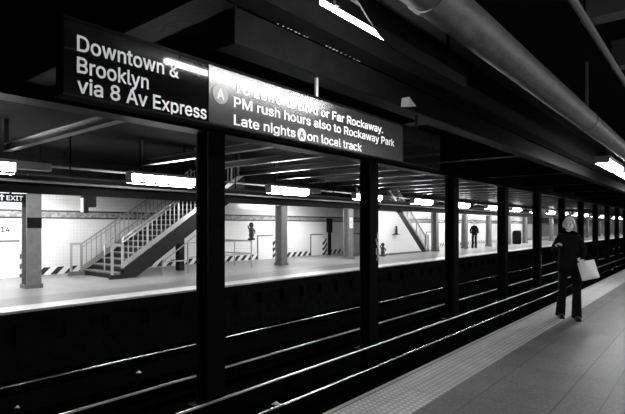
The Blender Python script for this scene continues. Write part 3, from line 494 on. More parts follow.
"t":[227,[-8,393,-8,313,218,313,218,393,51,92,58,47,82,11,106,-5,135,-15,168,-18,181,-18,194,-17,206,-15,230,-8,213,70,192,66,183,65,176,64,171,64,155,66,147,71,142,80,140,98,140,485,51,485,140,313,140,393,51,393,51,313],[7,20,6,5,6,20,20,21,5,4,5,21,21,22,4,19,9,18,18,9,10,10,17,18,15,12,13,13,14,15,17,10,11,16,17,11,11,12,16,12,15,16,9,19,8,7,8,19,20,7,19,2,3,26,0,1,28,25,2,26,26,23,27,23,24,27,25,26,27,28,25,27,27,0,28,22,25,28,4,22,28]],
"u":[410,[226,-13,265,5,288,26,306,53,328,106,284,106,284,-14,371,-14,371,393,282,393,282,153,279,125,271,104,258,87,242,74,223,67,200,64,170,70,147,85,133,109,128,145,128,393,39,393,39,139,41,107,46,78,57,52,79,21,108,-2,143,-15,183,-19,284,22],[30,16,17,30,17,29,29,17,28,17,18,28,27,28,18,26,27,18,18,19,26,25,26,19,24,25,19,19,20,24,23,24,20,22,23,20,20,21,22,15,0,1,14,15,1,4,3,7,7,8,4,2,6,7,7,3,2,3,4,5,14,1,31,12,13,5,11,12,5,5,4,11,10,11,4,4,8,10,8,9,10,16,30,0,0,15,16,2,3,5,31,2,5,5,13,31,13,14,31,6,2,31]],
"v":[389,[236,-14,392,393,295,393,211,160,199,125,189,91,180,57,165,7,224,7,210,57,200,91,190,125,178,160,94,393,-3,393,153,-14,195,110],[12,6,5,5,11,12,15,7,6,6,12,15,14,15,12,13,14,12,9,3,10,4,10,3,8,0,9,3,9,0,0,1,3,1,2,3,7,15,0,0,8,7,6,7,8,8,9,6,5,6,9,9,10,5,10,4,16,5,10,16,11,5,16]],
"w":[567,[209,-14,261,168,269,194,276,221,283,249,290,277,297,306,308,352,259,352,270,305,277,277,284,249,291,221,298,195,305,168,358,-14,440,-14,563,393,469,393,420,217,413,193,406,166,399,139,392,109,385,78,374,27,419,27,409,78,402,109,395,139,388,167,382,193,375,217,327,393,241,393,193,217,186,192,179,166,172,138,165,108,158,77,148,27,192,27,182,78,175,110,167,140,157,181,147,217,98,393,4,393,127,-14,284,250,397,130,170,129],[49,50,47,48,49,47,44,38,53,50,41,40,47,50,40,46,47,40,40,39,46,39,45,46,43,42,1,1,2,36,35,36,2,2,3,35,3,4,35,4,10,35,10,9,35,9,8,35,41,50,0,0,42,41,40,41,42,42,43,40,39,40,43,44,39,43,43,1,44,38,44,1,37,38,1,1,36,37,25,24,14,13,14,31,31,32,13,12,13,32,11,12,32,5,11,32,6,5,32,32,7,6,22,28,21,28,22,52,19,16,17,17,18,19,27,26,16,20,27,16,16,19,20,28,23,27,21,28,27,27,20,21,16,26,15,25,15,26,24,25,26,26,27,24,27,23,24,14,24,23,23,29,14,29,30,14,31,14,30,9,10,5,5,6,9,8,9,6,6,7,8,34,8,7,7,33,34,42,0,1,10,4,51,5,10,51,11,5,51,15,25,14,23,28,52,29,23,52,33,7,32,35,8,34,39,44,53,45,39,53]],
"x":[379,[99,-14,160,78,177,104,191,129,203,152,229,195,148,195,175,152,188,129,202,104,219,78,279,-14,383,-13,200,241,200,142,376,392,274,393,221,313,204,286,190,260,177,236,151,192,232,192,205,236,191,260,176,286,159,313,108,393,4,392,179,144,180,245,-4,-13,189,127,200,195,200,147,235,192,153,195,200,192,227,192,214,222,191,261,178,146,180,192,180,195,180,241,144,194],[31,0,1,2,8,41,27,28,26,26,28,45,30,19,25,14,3,9,23,18,24,11,12,10,15,17,23,15,16,17,14,9,10,10,12,35,4,22,38,18,23,17,29,8,3,3,14,34,19,30,44,13,24,19,8,2,32,6,21,36,21,6,7,8,29,41,3,8,32,9,3,32,20,6,36,5,22,13,5,13,33,34,4,37,29,3,34,34,37,42,14,4,34,35,39,22,4,14,35,22,4,35,14,10,35,39,35,23,15,23,35,24,18,40,13,19,44,33,43,37,5,33,38,33,37,38,4,38,37,22,5,38,13,22,39,23,13,39,24,13,23,19,24,40,25,19,40,7,6,41,31,1,41,1,2,41,29,7,41,21,7,42,7,29,42,29,34,42,36,21,42,43,36,42,42,37,43,20,36,43,44,20,43,43,33,44,33,13,44,30,20,44,41,6,45,20,30,45,6,20,45,30,25,45,25,26,45,31,41,45]],
"y":[389,[51,-154,62,-157,76,-159,92,-159,120,-157,145,-149,168,-135,187,-116,204,-92,217,-64,392,393,295,393,211,160,199,125,189,91,180,57,165,7,224,7,209,57,200,91,190,125,178,160,94,393,-3,393,148,-2,137,-31,129,-51,120,-64,111,-72,101,-75,89,-76,74,-74,51,-70,31,-148,195,110],[0,32,33,31,1,2,2,30,31,1,31,0,32,0,31,29,3,4,4,5,29,28,29,5,30,2,3,3,29,30,24,16,15,21,24,15,15,14,21,14,20,21,10,17,9,17,10,12,10,11,12,17,12,18,19,18,12,13,19,12,9,17,16,17,18,16,15,16,18,18,19,15,14,15,19,28,5,6,27,28,6,6,7,27,26,27,7,7,8,26,8,9,26,25,26,9,9,16,25,16,24,25,22,23,21,19,13,34,14,19,34,20,14,34,24,21,23]],
" ":[188,[],[]]}''')


def text_mesh(txt):
    vs, fs, x = [], [], 0
    for ch in txt:
        adv, co, tri = GLYPH[ch]
        o = len(vs)
        vs += [Vector(((x + co[i]) / 1000, co[i + 1] / 1000, 0)) for i in range(0, len(co), 2)]
        fs += [(tri[i] + o, tri[i + 1] + o, tri[i + 2] + o) for i in range(0, len(tri), 3)]
        x += adv
    return vs, fs


CAP = max(GLYPH['H'][1][1::2]) / 1000


def put_text(mb, txt, x, y0, z0, cap, width=None, depth=0.003, mi=0):
    """writing on a face that looks towards +X, read along +Y"""
    vs, fs = text_mesh(txt)
    lo = min(p.x for p in vs)
    hi = max(p.x for p in vs)
    sy = cap / CAP
    sx = width / (hi - lo) if width else sy
    a = [(x + depth, y0 + (p.x - lo) * sx, z0 + p.y * sy) for p in vs]
    mb.add(a, fs, mi)
    return y0 + (hi - lo) * sx


# ------------------------------------------------------------------ the setting
Y0, Y1 = -7.0, 130.0
BED = -1.30
o = struct('floor_near_platform', MB().box(-2.5, 5.0, Y0, Y1, -0.05, 0.0), M_nf)
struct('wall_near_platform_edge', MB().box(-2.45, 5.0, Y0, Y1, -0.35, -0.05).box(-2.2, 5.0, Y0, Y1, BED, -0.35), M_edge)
struct('floor_far_platform', MB().box(-16.4, -9.8, Y0, Y1, -0.045, 0.0), M_ff)
mb = MB().box(-16.4, -10.05, Y0, Y1, BED, -0.30).box(-16.4, -9.86, Y0, Y1, -0.30, -0.045)
for k in range(60):
    mb.box(-10.05, -9.9, -2 + k * 0.9, -2 + k * 0.9 + 0.35, -0.62, -0.30)
struct('wall_far_platform_edge', mb, M_edge)
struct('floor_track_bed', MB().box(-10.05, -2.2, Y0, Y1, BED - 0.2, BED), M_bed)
struct('wall_far', MB().box(-16.6, -16.2, Y0, 62, 0, 2.78), M_tile)
struct('wall_far_upper', MB().box(-16.6, -16.2, Y0, 62, 2.78, 3.9), M_ceil)  # coloured near black to keep the space above the girder dark
struct('wall_far_end', MB().box(-16.6, -16.2, 62, Y1, 0, 3.9), M_edge2)  # darker wall colour stands in for the dimmer far end
struct('wall_near', MB().box(4.6, 5.0, Y0, Y1, 0, 3.9), M_tile2)
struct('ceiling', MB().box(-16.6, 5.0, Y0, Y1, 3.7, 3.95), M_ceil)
struct('trim_1', MB().box(-16.2, -16.185, Y0, 75, 0.02, 0.25), M_haz)

# low hatches in the far wall, each with a striped guard plate beside it
for i, s in enumerate([5.2, 16.1, 19.9, 23.6, 28.5, 33.0]):
    mb = MB()
    mb.box(-16.2, -16.17, s - 0.55, s + 0.45, 1.07, 1.13)
    mb.box(-16.2, -16.17, s - 0.55, s - 0.50, 0.0, 1.07)
    d = struct('door_%d' % (i + 1), mb, M_conduit)
    struct('door_%d_leaf' % (i + 1), MB().box(-16.198, -16.178, s - 0.50, s + 0.45, 0.0, 1.07), M_white, parent=d)
    struct('door_%d_guard' % (i + 1), MB().box(-16.2, -16.10, s + 0.45, s + 0.75, 0.0, 0.85), M_haz2, parent=d)

# "14" set in the tile of the far wall
mb = MB()
put_text(mb, '14', -16.2, 5.15, 1.37, 0.16)
tag(mb.build('wall_numerals', M_black), 'black numerals 14 on the white tile wall left of the first far column', 'numerals')

# bench added out of frame to shade the platform's lower right corner
root = thing('shade_bench', 'unseen added bench on the near platform, just out past the lower right edge', 'shade_bench', (0.05, 5.3, 0))
for x in (-0.26, -0.08, 0.10):
    MB().box(x, x + 0.16, -1.1, 1.1, 0.43, 0.47).build('seat_board', M_tread, root, bevel=0.004)
for y in (-1.02, 0, 0.94):
    MB().box(-0.24, 0.24, y, y + 0.08, 0, 0.43).build('support', M_tread, root)
MB().box(-0.25, -0.22, -0.94, 0.94, 0.02, 0.43).build('front_panel', M_tread, root)
MB().box(-0.31, -0.27, -1.1, 1.1, 0.30, 0.90).build('backrest', M_tread, root, bevel=0.004)

# ------------------------------------------------------------------ steel columns between the tracks
A_COL = 6.15


def h_column(h, wx, wy, riv=True):
    t = 0.03
    mb = MB()
    mb.box(wx / 2 - t, wx / 2, -wy / 2, wy / 2, 0, h)
    mb.box(-wx / 2, -wx / 2 + t, -wy / 2, wy / 2, 0, h)
    mb.box(-wx / 2 + t, wx / 2 - t, -t / 2, t / 2, 0, h)
    for s in (-1, 1):           # angle legs riveted to the web
        mb.box(wx / 2 - 0.10, wx / 2 - t, s * t / 2, s * 0.03, 0, h)
        mb.box(-wx / 2 + t, -wx / 2 + 0.10, s * t / 2, s * 0.03, 0, h)
    if riv:
        n = int(h / 0.16)
        for k in range(n):
            z = 0.12 + k * 0.16
            for yy in (-wy / 2 + 0.05, wy / 2 - 0.05):
                mb.ball((wx / 2, yy, z), 0.014, 0.017, 0.017, 6, 4)
            for xx in (wx / 2 - 0.065, -wx / 2 + 0.065):
                mb.ball((xx, -0.03, z + 0.08), 0.017, 0.014, 0.017, 6, 4)
    return mb


COLS = [0.32 + 4.57 * k for k in range(0, 27)]
first = None
for k, s in enumerate(COLS):
    if k == 0:
        lab = 'black riveted steel column between the tracks, out past the left edge'
    elif k == 1:
        lab = 'black riveted steel column between the tracks, widest one, below the black sign panel joint'
    elif k == 2:
        lab = 'black riveted steel column between the tracks with a painted pale glint halfway up'
    elif k < 16:
        lab = 'black steel column between the tracks, %s in the row counting from the widest' % ORD[k - 1]
    else:
        lab = 'sliver of a far black column where the row between the tracks closes up'
    if first is None:
        first = thing('steel_column', lab, 'column', (-A_COL, s, BED), 0, 'black columns between the tracks')
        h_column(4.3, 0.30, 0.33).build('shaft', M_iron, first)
        MB().box(-0.24, 0.24, -0.26, 0.26, 0, 0.05).build('base_plate', M_iron, first)
    else:
        dup(first, (-A_COL, s, BED), lab)

# pale strips painted on two of them as glints of light
for s, z0, z1, w, lab in [(COLS[2], 0.75, 1.40, 0.05, 'narrow painted pale glint on the second black column'),
                          (COLS[5], -0.35, 0.25, 0.035, 'bright crooked painted glint on the fifth black column')]:
    mb = MB()
    n = 9
    x = -A_COL + 0.151
    for k in range(n):
        t0, t1 = z0 + (z1 - z0) * k / n, z0 + (z1 - z0) * (k + 1) / n
        j = 0.04 * math.sin(k * 1.9)
        mb.box(x, x + 0.004, s + 0.08 + j, s + 0.08 + j + w * (0.5 + 0.5 * abs(math.sin(k * 2.3))), t0, t1)
    tag(mb.build('painted_glint', M_pale), lab, 'scrape', 'painted glints on the black columns')

# ------------------------------------------------------------------ girders and beams
def ibeam_along(x, y0, y1, zb, zt, w, t=0.03):
    mb = MB()
    mb.box(x - w / 2, x + w / 2, y0, y1, zb, zb + t)
    mb.box(x - w / 2, x + w / 2, y0, y1, zt - t, zt)
    mb.box(x - t / 2, x + t / 2, y0, y1, zb + t, zt - t)
    return mb


tag(ibeam_along(-A_COL, Y0, Y1, 3.0, 3.7, 0.34).build('girder', M_iron), 'dark riveted girder running over the row of black columns', 'girder')
tag(ibeam_along(-2.48, Y0, Y1, 3.10, 3.7, 0.2).build('girder', M_beam), 'dark steel beam above the near platform edge and the sign', 'girder')
tag(ibeam_along(-1.95, Y0, Y1, 3.32, 3.7, 0.14).build('girder', M_beam), 'slimmer dark beam beside the one over the platform edge', 'girder')
mb = MB()
mb.box(-13.2, -12.95, Y0, Y1, 2.36, 2.40)
mb.box(-13.10, -13.05, Y0, Y1, 2.40, 2.78)
mb.box(-13.2, -12.95, Y0, Y1, 2.78, 2.82)
tag(mb.build('girder', M_iron), 'long low girder along the pale columns of the far platform', 'girder')

# duct that carries the sign
mb = MB().box(-2.80, -2.59, 2.27, 30, 2.83, 3.09)
tag(mb.build('cable_duct', M_beam, bevel=0.008), 'long black box duct hung under the edge beam above the sign', 'duct')

for y0, y1, lab in [(2.69, 3.08, 'broken row of pale paint flakes on the edge beam above the sign, the left patch'),
                    (3.29, 3.82, 'broken row of pale paint flakes on the edge beam above the sign, the right patch')]:
    mb = MB()
    y = y0
    while y < y1:
        w = random.uniform(.008, .022)
        mb.box(-2.584, -2.58 + .001, y, y + w, 3.095 + random.uniform(0, .004), 3.112 + random.uniform(0, .012))
        mb.box(-2.58, -2.58 + random.uniform(.004, .012), y, y + w, 3.096, 3.1)
        y += w + random.uniform(.02, .07)
    fl = mb.build('paint_flakes', M_pale)
    fl['kind'] = 'stuff'
    tag(fl, lab, 'peeling paint', 'paint flakes on the edge beam')

# transverse beams over tracks and far platform
def cross_beam(x0, x1, zb, h, w):
    mb = MB()
    mb.box(x0, x1, -w / 2, w / 2, zb, zb + 0.02)
    mb.box(x0, x1, -w / 2, w / 2, zb + h - 0.02, zb + h)
    mb.box(x0, x1, -0.01, 0.01, zb + 0.02, zb + h - 0.02)
    return mb


proto = None
n = 0
for k in range(0, 28):
    s = 3.6 + (3.05 * k if k < 2 else 3.05 + 1.6 * (k - 1))
    lab = 'dark steel cross beam above the far track, %s one counting from the left' % ORD[k] if k < 8 else 'distant dark cross beam above the far track, one of a close row'
    if proto is None:
        proto = tag(cross_beam(-11.0, -6.35, 3.05, 0.16, 0.14).build('cross_beam', M_beam2, loc=(0, s, 0)), lab, 'beam', 'cross beams above the far track')
        MB().box(-11.02, -10.98, -0.04, 0.04, 3.2, 3.7).build('hanger', M_conduit, proto)
        MB().box(-6.6, -6.56, -0.04, 0.04, 3.2, 3.7).build('hanger', M_conduit, proto)
    else:
        dup(proto, (0, s, 0), lab)
proto = None
for k in range(0, 26):
    s = 2.2 + 4.57 * k
    lab = 'deep dark cross beam over the near track, %s one counting from the camera' % ORD[k] if k < 7 else 'distant cross beam over the near track, lost in the dark'
    if proto is None:
        proto = tag(cross_beam(-5.95, -2.62, 3.12, 0.4, 0.26).build('cross_beam', M_beam, loc=(0, s, 0)), lab, 'beam', 'cross beams over the near track')
    else:
        dup(proto, (0, s, 0), lab)
proto = None
for k in range(0, 22):
    s = 4.9 + 1.63 * k
    lab = 'dark cross beam under the ceiling of the near platform, %s from the camera' % ORD[k] if k < 7 else 'distant cross beam under the near platform ceiling, behind the pipe'
    if proto is None:
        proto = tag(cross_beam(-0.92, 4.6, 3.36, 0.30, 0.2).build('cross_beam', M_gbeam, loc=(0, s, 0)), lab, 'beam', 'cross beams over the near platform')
    else:
        dup(proto, (0, s, 0), lab)

# ------------------------------------------------------------------ pipe, conduits
def pipe_path(x, z, y0, y1, r, n, wob=0.0):
    pts, rs = [], []
    for k in range(n + 1):
        pts.append((x, y0 + (y1 - y0) * k / n, z))
        rs.append(r * (1 + wob * math.sin(k * 2.1)))
    return pts, rs


root = thing('lagged_pipe', 'thick lagged pipe running overhead along the near platform', 'pipe', (0, 0, 0))
pts, rs = pipe_path(-1.30, 2.93, 0.6, 120, 0.128, 160, 0.012)
MB().tube(pts, rs, 20).build('pipe_run', M_pipe, root, smooth=True)
for k in range(0, 9):
    y = 2.6 + 4.57 * k
    MB().tube([(-1.30, y, 2.93), (-1.30, y + 0.06, 2.93)], 0.138, 20).build('pipe_band', M_conduit, root)
    MB().box(-1.315, -1.285, y + 0.015, y + 0.045, 3.06, 3.7).build('hanger_rod', M_conduit, root)

for x, z, r, lab in [(-0.85, 3.30, 0.03, 'thin conduit under the ceiling right of the thick pipe'),
                     (-10.45, 2.58, 0.025, 'thin conduit strung below the lamps of the far platform'),
                     (-12.0, 2.95, 0.03, 'thin conduit above the lamps of the far platform'),
                     (-12.6, 2.62, 0.03, 'thin conduit along the face of the low far girder')]:
    root = thing('conduit', lab, 'conduit', (0, 0, 0), 0, 'overhead conduits')
    MB().tube([(x, Y0, z), (x, 100, z)], r, 8).build('conduit_run', M_conduit, root)
    mb = MB()
    for k in range(16):
        y = 4.6 + 4.57 * k
        mb = MB().box(x - 0.01, x + 0.01, y, y + 0.03, z, 3.7)
        mb.build('hanger', M_iron, root)

# ------------------------------------------------------------------ fluorescent lamps
def lamp(label, loc, L, w, h, glow, group, trunk=0.0):
    t = thing('fluorescent_light', label, 'lamp', loc, 0, group)
    MB().prism([(-w / 2, 0), (w / 2, 0), (w * 0.42, -h), (-w * 0.42, -h)], 'y', -L / 2, L / 2).build('diffuser', glow, t)
    MB().box(-w / 2 - 0.01, w / 2 + 0.01, -L / 2 - 0.03, L / 2 + 0.03, 0, 0.07).build('housing', M_house, t)
    for s in (-1, 1):
        MB().box(-w / 2 - 0.01, w / 2 + 0.01, s * (L / 2) - 0.015 + s * 0.016, s * (L / 2) + 0.015 + s * 0.016, -h * 0.9, 0).build('end_cap', M_house, t)
        MB().box(-0.015, 0.015, s * L * 0.35 - 0.015, s * L * 0.35 + 0.015, 0.07, 3.695 - loc[2]).build('stem', M_iron, t)
    if trunk:
        MB().box(-0.1, 0.1, L / 2 + 0.03, L / 2 + trunk, -0.10, 0.06).build('trunking', M_house, t)
    return t


proto = None
for k in range(-1, 24):
    s = 7.2 + 4.8 * k if k >= 0 else 2.8
    if k == -1:
        lab = 'glowing fluorescent lamp over the far platform cut off at the left edge'
    elif k == 0:
        lab = 'glowing fluorescent lamp over the far platform, above the near staircase'
    elif k < 11:
        lab = 'glowing lamp over the far platform, %s right of the one above the staircase' % ORD[k - 1]
    else:
        lab = 'speck of a glowing lamp far along the row over the far platform'
    if proto is None:
        proto = lamp(lab, (-11.0, s, 2.82), 1.85, 0.24, 0.22, M_glow, 'lamps over the far platform', 0.7)
    else:
        dup(proto, (-11.0, s, 2.82), lab)

proto = None
for k in range(0, 13):
    sy = 3.2 + 4.57 * (k - 1) if k else 5.55  # the first is an unseen fill lamp added to brighten the wall
    if 6.0 < sy < 12.8 or 20.5 < sy < 26.8:
        continue
    lab = 'unseen fluorescent lamp behind the low far girder, in the row by the tile wall'
    if proto is None:
        proto = lamp(lab, (-14.4, sy, 2.62), 1.85, 0.24, 0.14, M_glow, 'lamps by the far tile wall')
    else:
        dup(proto, (-14.4, sy, 2.62), lab)

proto = None
for sy, lab in [(11.95, 'bright fluorescent lamp by the pipe at the right edge of the view'),
                (14.25, 'bright fluorescent lamp just beyond the first one at the right edge'),
                (22.6, 'distant fluorescent lamp over the near platform edge'),
                (28.6, 'more distant fluorescent lamp over the near platform edge'),
                (34.6, 'farthest fluorescent lamp over the near platform edge')]:
    if proto is None:
        proto = lamp(lab, (-1.72, sy, 2.86), 1.9, 0.24, 0.08, M_glow2, 'lamps over the near platform edge')
    else:
        dup(proto, (-1.72, sy, 2.86), lab)
proto = None
for k, sy in enumerate([-2.2, 2.6, 7.345, 13.865, 18.755, 25.275]):  # unseen lamps added to light this platform and the woman's front
    lab = 'unseen fill lamp added over the near platform, out past the right edge, %s along' % ORD[k]
    if proto is None:
        proto = lamp(lab, (1.3, sy, 2.92), 1.9, 0.24, 0.08, M_glow2, 'added lamps over the middle of the near platform')
    else:
        dup(proto, (1.3, sy, 2.92), lab)

# slim tube that lights the sign; a hood shades most of it from the platform
t = thing('sign_lamp', 'slim bright tube lamp at the top edge lighting the black sign', 'lamp', (-1.66, 0, 0))
MB().tube([(0, 2.08, 2.775), (0, 3.90, 2.775)], 0.015, 10).build('tube', M_glow3, t)
MB().prism([(2.36, 2.93), (2.36, 2.86), (2.46, 2.80), (2.60, 2.735), (2.75, 2.70), (3.95, 2.70), (3.95, 2.93)], 'x', 0.045, 0.055).box(-0.05, 0.055, 2.36, 3.95, 2.92, 2.93).build('hood', M_black, t)
MB().box(-0.012, 0.012, 2.02, 3.95, 2.93, 2.97).build('housing', M_iron, t)
for y in (2.2, 3.7):
    MB().box(-0.01, 0.01, y, y + 0.03, 2.80, 3.7).build('stem', M_iron, t)

# ------------------------------------------------------------------ the hanging direction sign
A_S = 2.40
sign = thing('direction_sign', 'long black overhead sign with white directions hung along the platform edge', 'sign', (0, 0, 0))
ZB, ZT = 2.19, 2.545
D = 0.09


def zs(slope):
    return EYE + slope * A_S / math.cos(TH)


p1 = MB().box(-A_S - D, -A_S, 1.03, 1.885, ZB, ZT).build('black_panel', M_sblack, sign)
p1['label'] = 'gloss black panel with three lines of white text'
p2 = MB().box(-A_S - D, -A_S, 1.895, 4.30, ZB, ZT).build('long_panel', M_sgrey, sign)
p2['label'] = 'satin black panel catching the glare of the lamp'
p3 = MB().box(-A_S - D, -A_S, 4.31, 5.15, ZB, ZT).build('blank_panel', M_sblack, sign)
MB().box(-A_S - D - 0.005, -A_S + 0.004, 1.025, 5.155, ZT, ZT + 0.018).build('top_trim', M_sblack, sign)
MB().box(-A_S - D - 0.005, -A_S + 0.004, 1.025, 5.155, ZB - 0.012, ZB).build('bottom_trim', M_black, sign)
for y in (3.26, 5.08):
    MB().tube([(-2.66, y, 2.83), (-2.66, y, ZT - 0.1)], 0.018, 10).build('hanger_post', M_alu if y < 4 else M_black, sign, smooth=True)
    MB().box(-2.69, -A_S - D, y - 0.03, y + 0.03, ZT - 0.16, ZT - 0.04).build('hanger_bracket', M_black, sign)

xs = -A_S
for txt, y, sl, cap, w in [('Downtown &', 1.091, .2750, .077, .585), ('Brooklyn', 1.091, .2410, .077, .39), ('via 8 Av Express', 1.091, .2095, .077, .785),
                           ('To Lefferts Blvd or Far Rockaway.', 2.094, .2785, .066, 1.83), ('PM rush hours also to Rockaway Park', 2.094, .2475, .066, 2.04),
                           ('Late nights', 2.094, .2105, .066, .60), ('on local track', 2.83, .2105, .066, .74)]:
    mb = MB()
    put_text(mb, txt, xs, y, zs(sl), cap, w)
    mb.build('lettering', M_white, sign)


def disc(y, z, r, letter_m, disc_m, name):
    pr = [(y + r * math.cos(2 * math.pi * k / 28), z + r * math.sin(2 * math.pi * k / 28)) for k in range(28)]
    o = MB().prism(pr, 'x', xs, xs + 0.003).build(name, disc_m, sign)
    t = MB()
    put_text(t, 'A', xs + 0.002, y - r * 0.45, z - r * 0.52, r * 1.04, r * 0.9)
    t.build('route_letter', letter_m, o)


disc(1.985, zs(.2665), 0.062, M_white, M_bullet, 'route_disc')
disc(2.765, zs(.2105) + 0.030, 0.05, M_sgrey, M_pale, 'route_disc')

# pale wedge shape against the duct, right of the sign post
mb = MB().prism([(4.60, 2.82), (4.78, 2.85), (4.62, 2.92)], 'x', -2.588, -2.50)
tag(mb.build('pale_wedge', M_pale), 'small pale wedge fixed to the black duct above the right end of the sign', 'bracket')

# ------------------------------------------------------------------ far platform: columns, stairs, rails
X_FC = -13.25
proto = None
for k in range(0, 24):
    if k in (1, 4):
        continue
    s = 4.9 + 4.57 * k
    names = {0: 'pale riveted steel column at the far left with a dark name plate',
             2: 'grey steel column on the far platform below the second lamp from the left',
             3: 'pale steel column on the far platform with a white paper notice',
             5: 'shaded steel column on the far platform at the foot of the far staircase'}
    lab = names.get(k, 'pale steel column on the far platform beyond the far staircase, %s one past it' % ORD[k - 6] if k < 12 and k > 5 else 'thin distant column of the far platform among the closing gaps')
    if proto is None:
        proto = thing('platform_column', lab, 'column', (X_FC, s, 0), 0, 'columns of the far platform')
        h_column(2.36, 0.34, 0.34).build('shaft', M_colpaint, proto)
        MB().box(-0.2, 0.2, -0.2, 0.2, 0, 0.10).build('base_plate', M_conduit, proto)
    else:
        dup(proto, (X_FC, s, 0), lab)

mb = MB().box(X_FC + 0.17, X_FC + 0.19, 4.73, 5.07, 1.50, 1.76)
tag(mb.build('name_plate', M_black), 'small dark name plate on the first pale column', 'plate')
mb = MB().box(X_FC + 0.17, X_FC + 0.18, 18.46, 18.72, 1.45, 1.95)
nt_ = mb.build('paper_notice', M_paper)
tag(nt_, 'white paper notice on a pale column right of the second staircase lamp', 'notice')
nt_['label'] = 'white paper notice stuck on the pale column seen left of the second black column'
mb = MB()
for k in range(5):
    mb.box(X_FC + 0.18, X_FC + 0.182, 18.50, 18.66 - 0.02 * (k % 2), 1.52 + 0.06 * k, 1.54 + 0.06 * k)
mb.build('printed_lines', M_conduit, nt_)

W_ST = 1.95


def staircase(label, loc, rz, enclosed=False, SLOPE=0.65, L=5.1):
    t = thing('staircase', label, 'staircase', loc, rz, 'staircases of the far platform')
    for x in (0.0, W_ST):
        f = 0.30 if x > 0 else 0.0       # the flight starts a step later on this side
        MB().prism([(f - 0.06, 0.0), (f - 0.06, SLOPE * f + 0.10), (f + 0.06, SLOPE * f + 0.12), (L, SLOPE * L + 0.06), (L, SLOPE * L - 0.46), (0.72, 0.0)], 'x', x - 0.03, x + 0.03).build('stringer', M_string, t)
        MB().prism([(f, SLOPE * f + 0.11), (L, SLOPE * L + 0.10), (L, SLOPE * L + 0.27), (f, SLOPE * f + 0.28)], 'x', x - 0.015, x + 0.015).build('curb_plate', M_steel, t)
        mb = MB().tube([(x, f + 0.05, SLOPE * f + 1.02), (x, L, SLOPE * L + 0.99)], 0.028, 8)
        mb.tube([(x, f + 0.05, SLOPE * f + 1.02), (x, f, SLOPE * f + 0.97), (x, f, 0.25)], 0.028, 8)
        mb.build('handrail', M_steel, t, smooth=True)
        MB().tube([(x, f + 0.05, SLOPE * f + 0.90), (x, L, SLOPE * L + 0.87)], 0.016, 6).build('lower_rail', M_steel, t)
        for y in (f - 0.32, f):
            MB().box(x - 0.03, x + 0.03, y - 0.03, y + 0.03, 0.0, 1.03).build('newel_post', M_steel, t)
        MB().box(x - 0.02, x + 0.02, f - 0.32, f, 0.95, 1.03).build('newel_rail', M_steel, t)
        MB().box(x - 0.05, x + 0.05, f - 0.40, f + 0.10, 0, 0.13).build('kerb', M_string if x > 0 else M_conduit, t)
        nb = int(L / 0.16)
        for k in range(1 + int(f / 0.16 + 0.9), nb):
            y = k * 0.16
            w = 0.024 if k % 7 == 0 else 0.011
            MB().box(x - w, x + w, y - w, y + w, SLOPE * y + 0.26, SLOPE * y + 0.98).build('baluster', M_steel, t)
    nst = int(L / 0.274)
    for k in range(nst):
        y = 0.10 + k * 0.274
        z = 0.274 * SLOPE * (k + 1)
        tr = MB().box(0.03, W_ST - 0.03, y - 0.02, y + 0.28, z - 0.04, z).build('tread', M_tread, t)
        MB().box(0.03, W_ST - 0.03, y - 0.025, y + 0.03, z, z + 0.006).build('nosing', M_steel, tr)
        MB().box(0.03, W_ST - 0.03, y, y + 0.02, z - 0.274 * SLOPE, z - 0.04).build('riser', M_string, t)
    mb = MB().tube([(W_ST / 2, 0.25, 0.2), (W_ST / 2, 0.25, 1.0), (W_ST / 2, 0.6, 1.22)], 0.022, 8)
    mb.tube([(W_ST / 2, 0.25, 1.0), (W_ST / 2, L, SLOPE * (L - 0.25) + 1.0)], 0.022, 8)
    mb.build('centre_handrail', M_steel, t, smooth=True)
    MB().box(0.90, 1.14, 2.85, 3.05, 0, SLOPE * 2.85 - 0.05).build('support_post', M_string, t)
    if enclosed:
        xx = 0.0 if abs(rz) > 1 else W_ST
        sg = -1 if abs(rz) > 1 else 1
        e = MB().prism([(0.66, 0.0), (3.75, SLOPE * 3.75 - 0.47), (L + 1.4, SLOPE * 3.75 - 0.47), (L + 1.4, 0.0)], 'x', xx - 0.02, xx + 0.10 * sg).build('tiled_side_wall', M_tile2, t)
        MB().prism([(0.74, 0.0), (L + 1.4, 0.0), (L + 1.4, 0.10), (0.90, 0.10)], 'x', xx + 0.10 * sg, xx + 0.115 * sg).build('base_course', M_conduit, t)
    return t


staircase('steel staircase rising to the right on the far platform, left of the widest black column', (-15.40, 7.15, 0), 0)
staircase('steel staircase with a white tiled side wall rising to the left', (-13.45, 26.9, 0), math.pi, True, 0.77, 4.55)

# guard railing round the open side under the near staircase
root = thing('guard_railing', 'low pipe guard railing on the far platform beneath the rising staircase', 'railing', (-13.38, 9.7, 0))
pp = [(0, 0), (0, 1.45), (0, 2.85), (-0.95, 2.85), (-1.9, 2.85)]
for x, y in pp:
    MB().tube([(x, y, 0), (x, y, 1.0)], 0.024, 8).build('post', M_steel, root, smooth=True)
for z in (1.0, 0.52):
    MB().tube([(0, 0, z), (0, 2.85, z), (-1.9, 2.85, z)], 0.024, 8).build('rail', M_steel, root, smooth=True)


MB().tube([(0, -0.95, 0.42), (0, 0.30, 1.22)], 0.022, 8).build('sloping_rail', M_steel, root, smooth=True)
MB().tube([(0, -0.95, 0), (0, -0.95, 0.45)], 0.022, 8).build('post', M_steel, root, smooth=True)
MB().tube([(0, -0.95, 0.42), (0, 0, 0.42)], 0.018, 8).build('rail', M_steel, root, smooth=True)


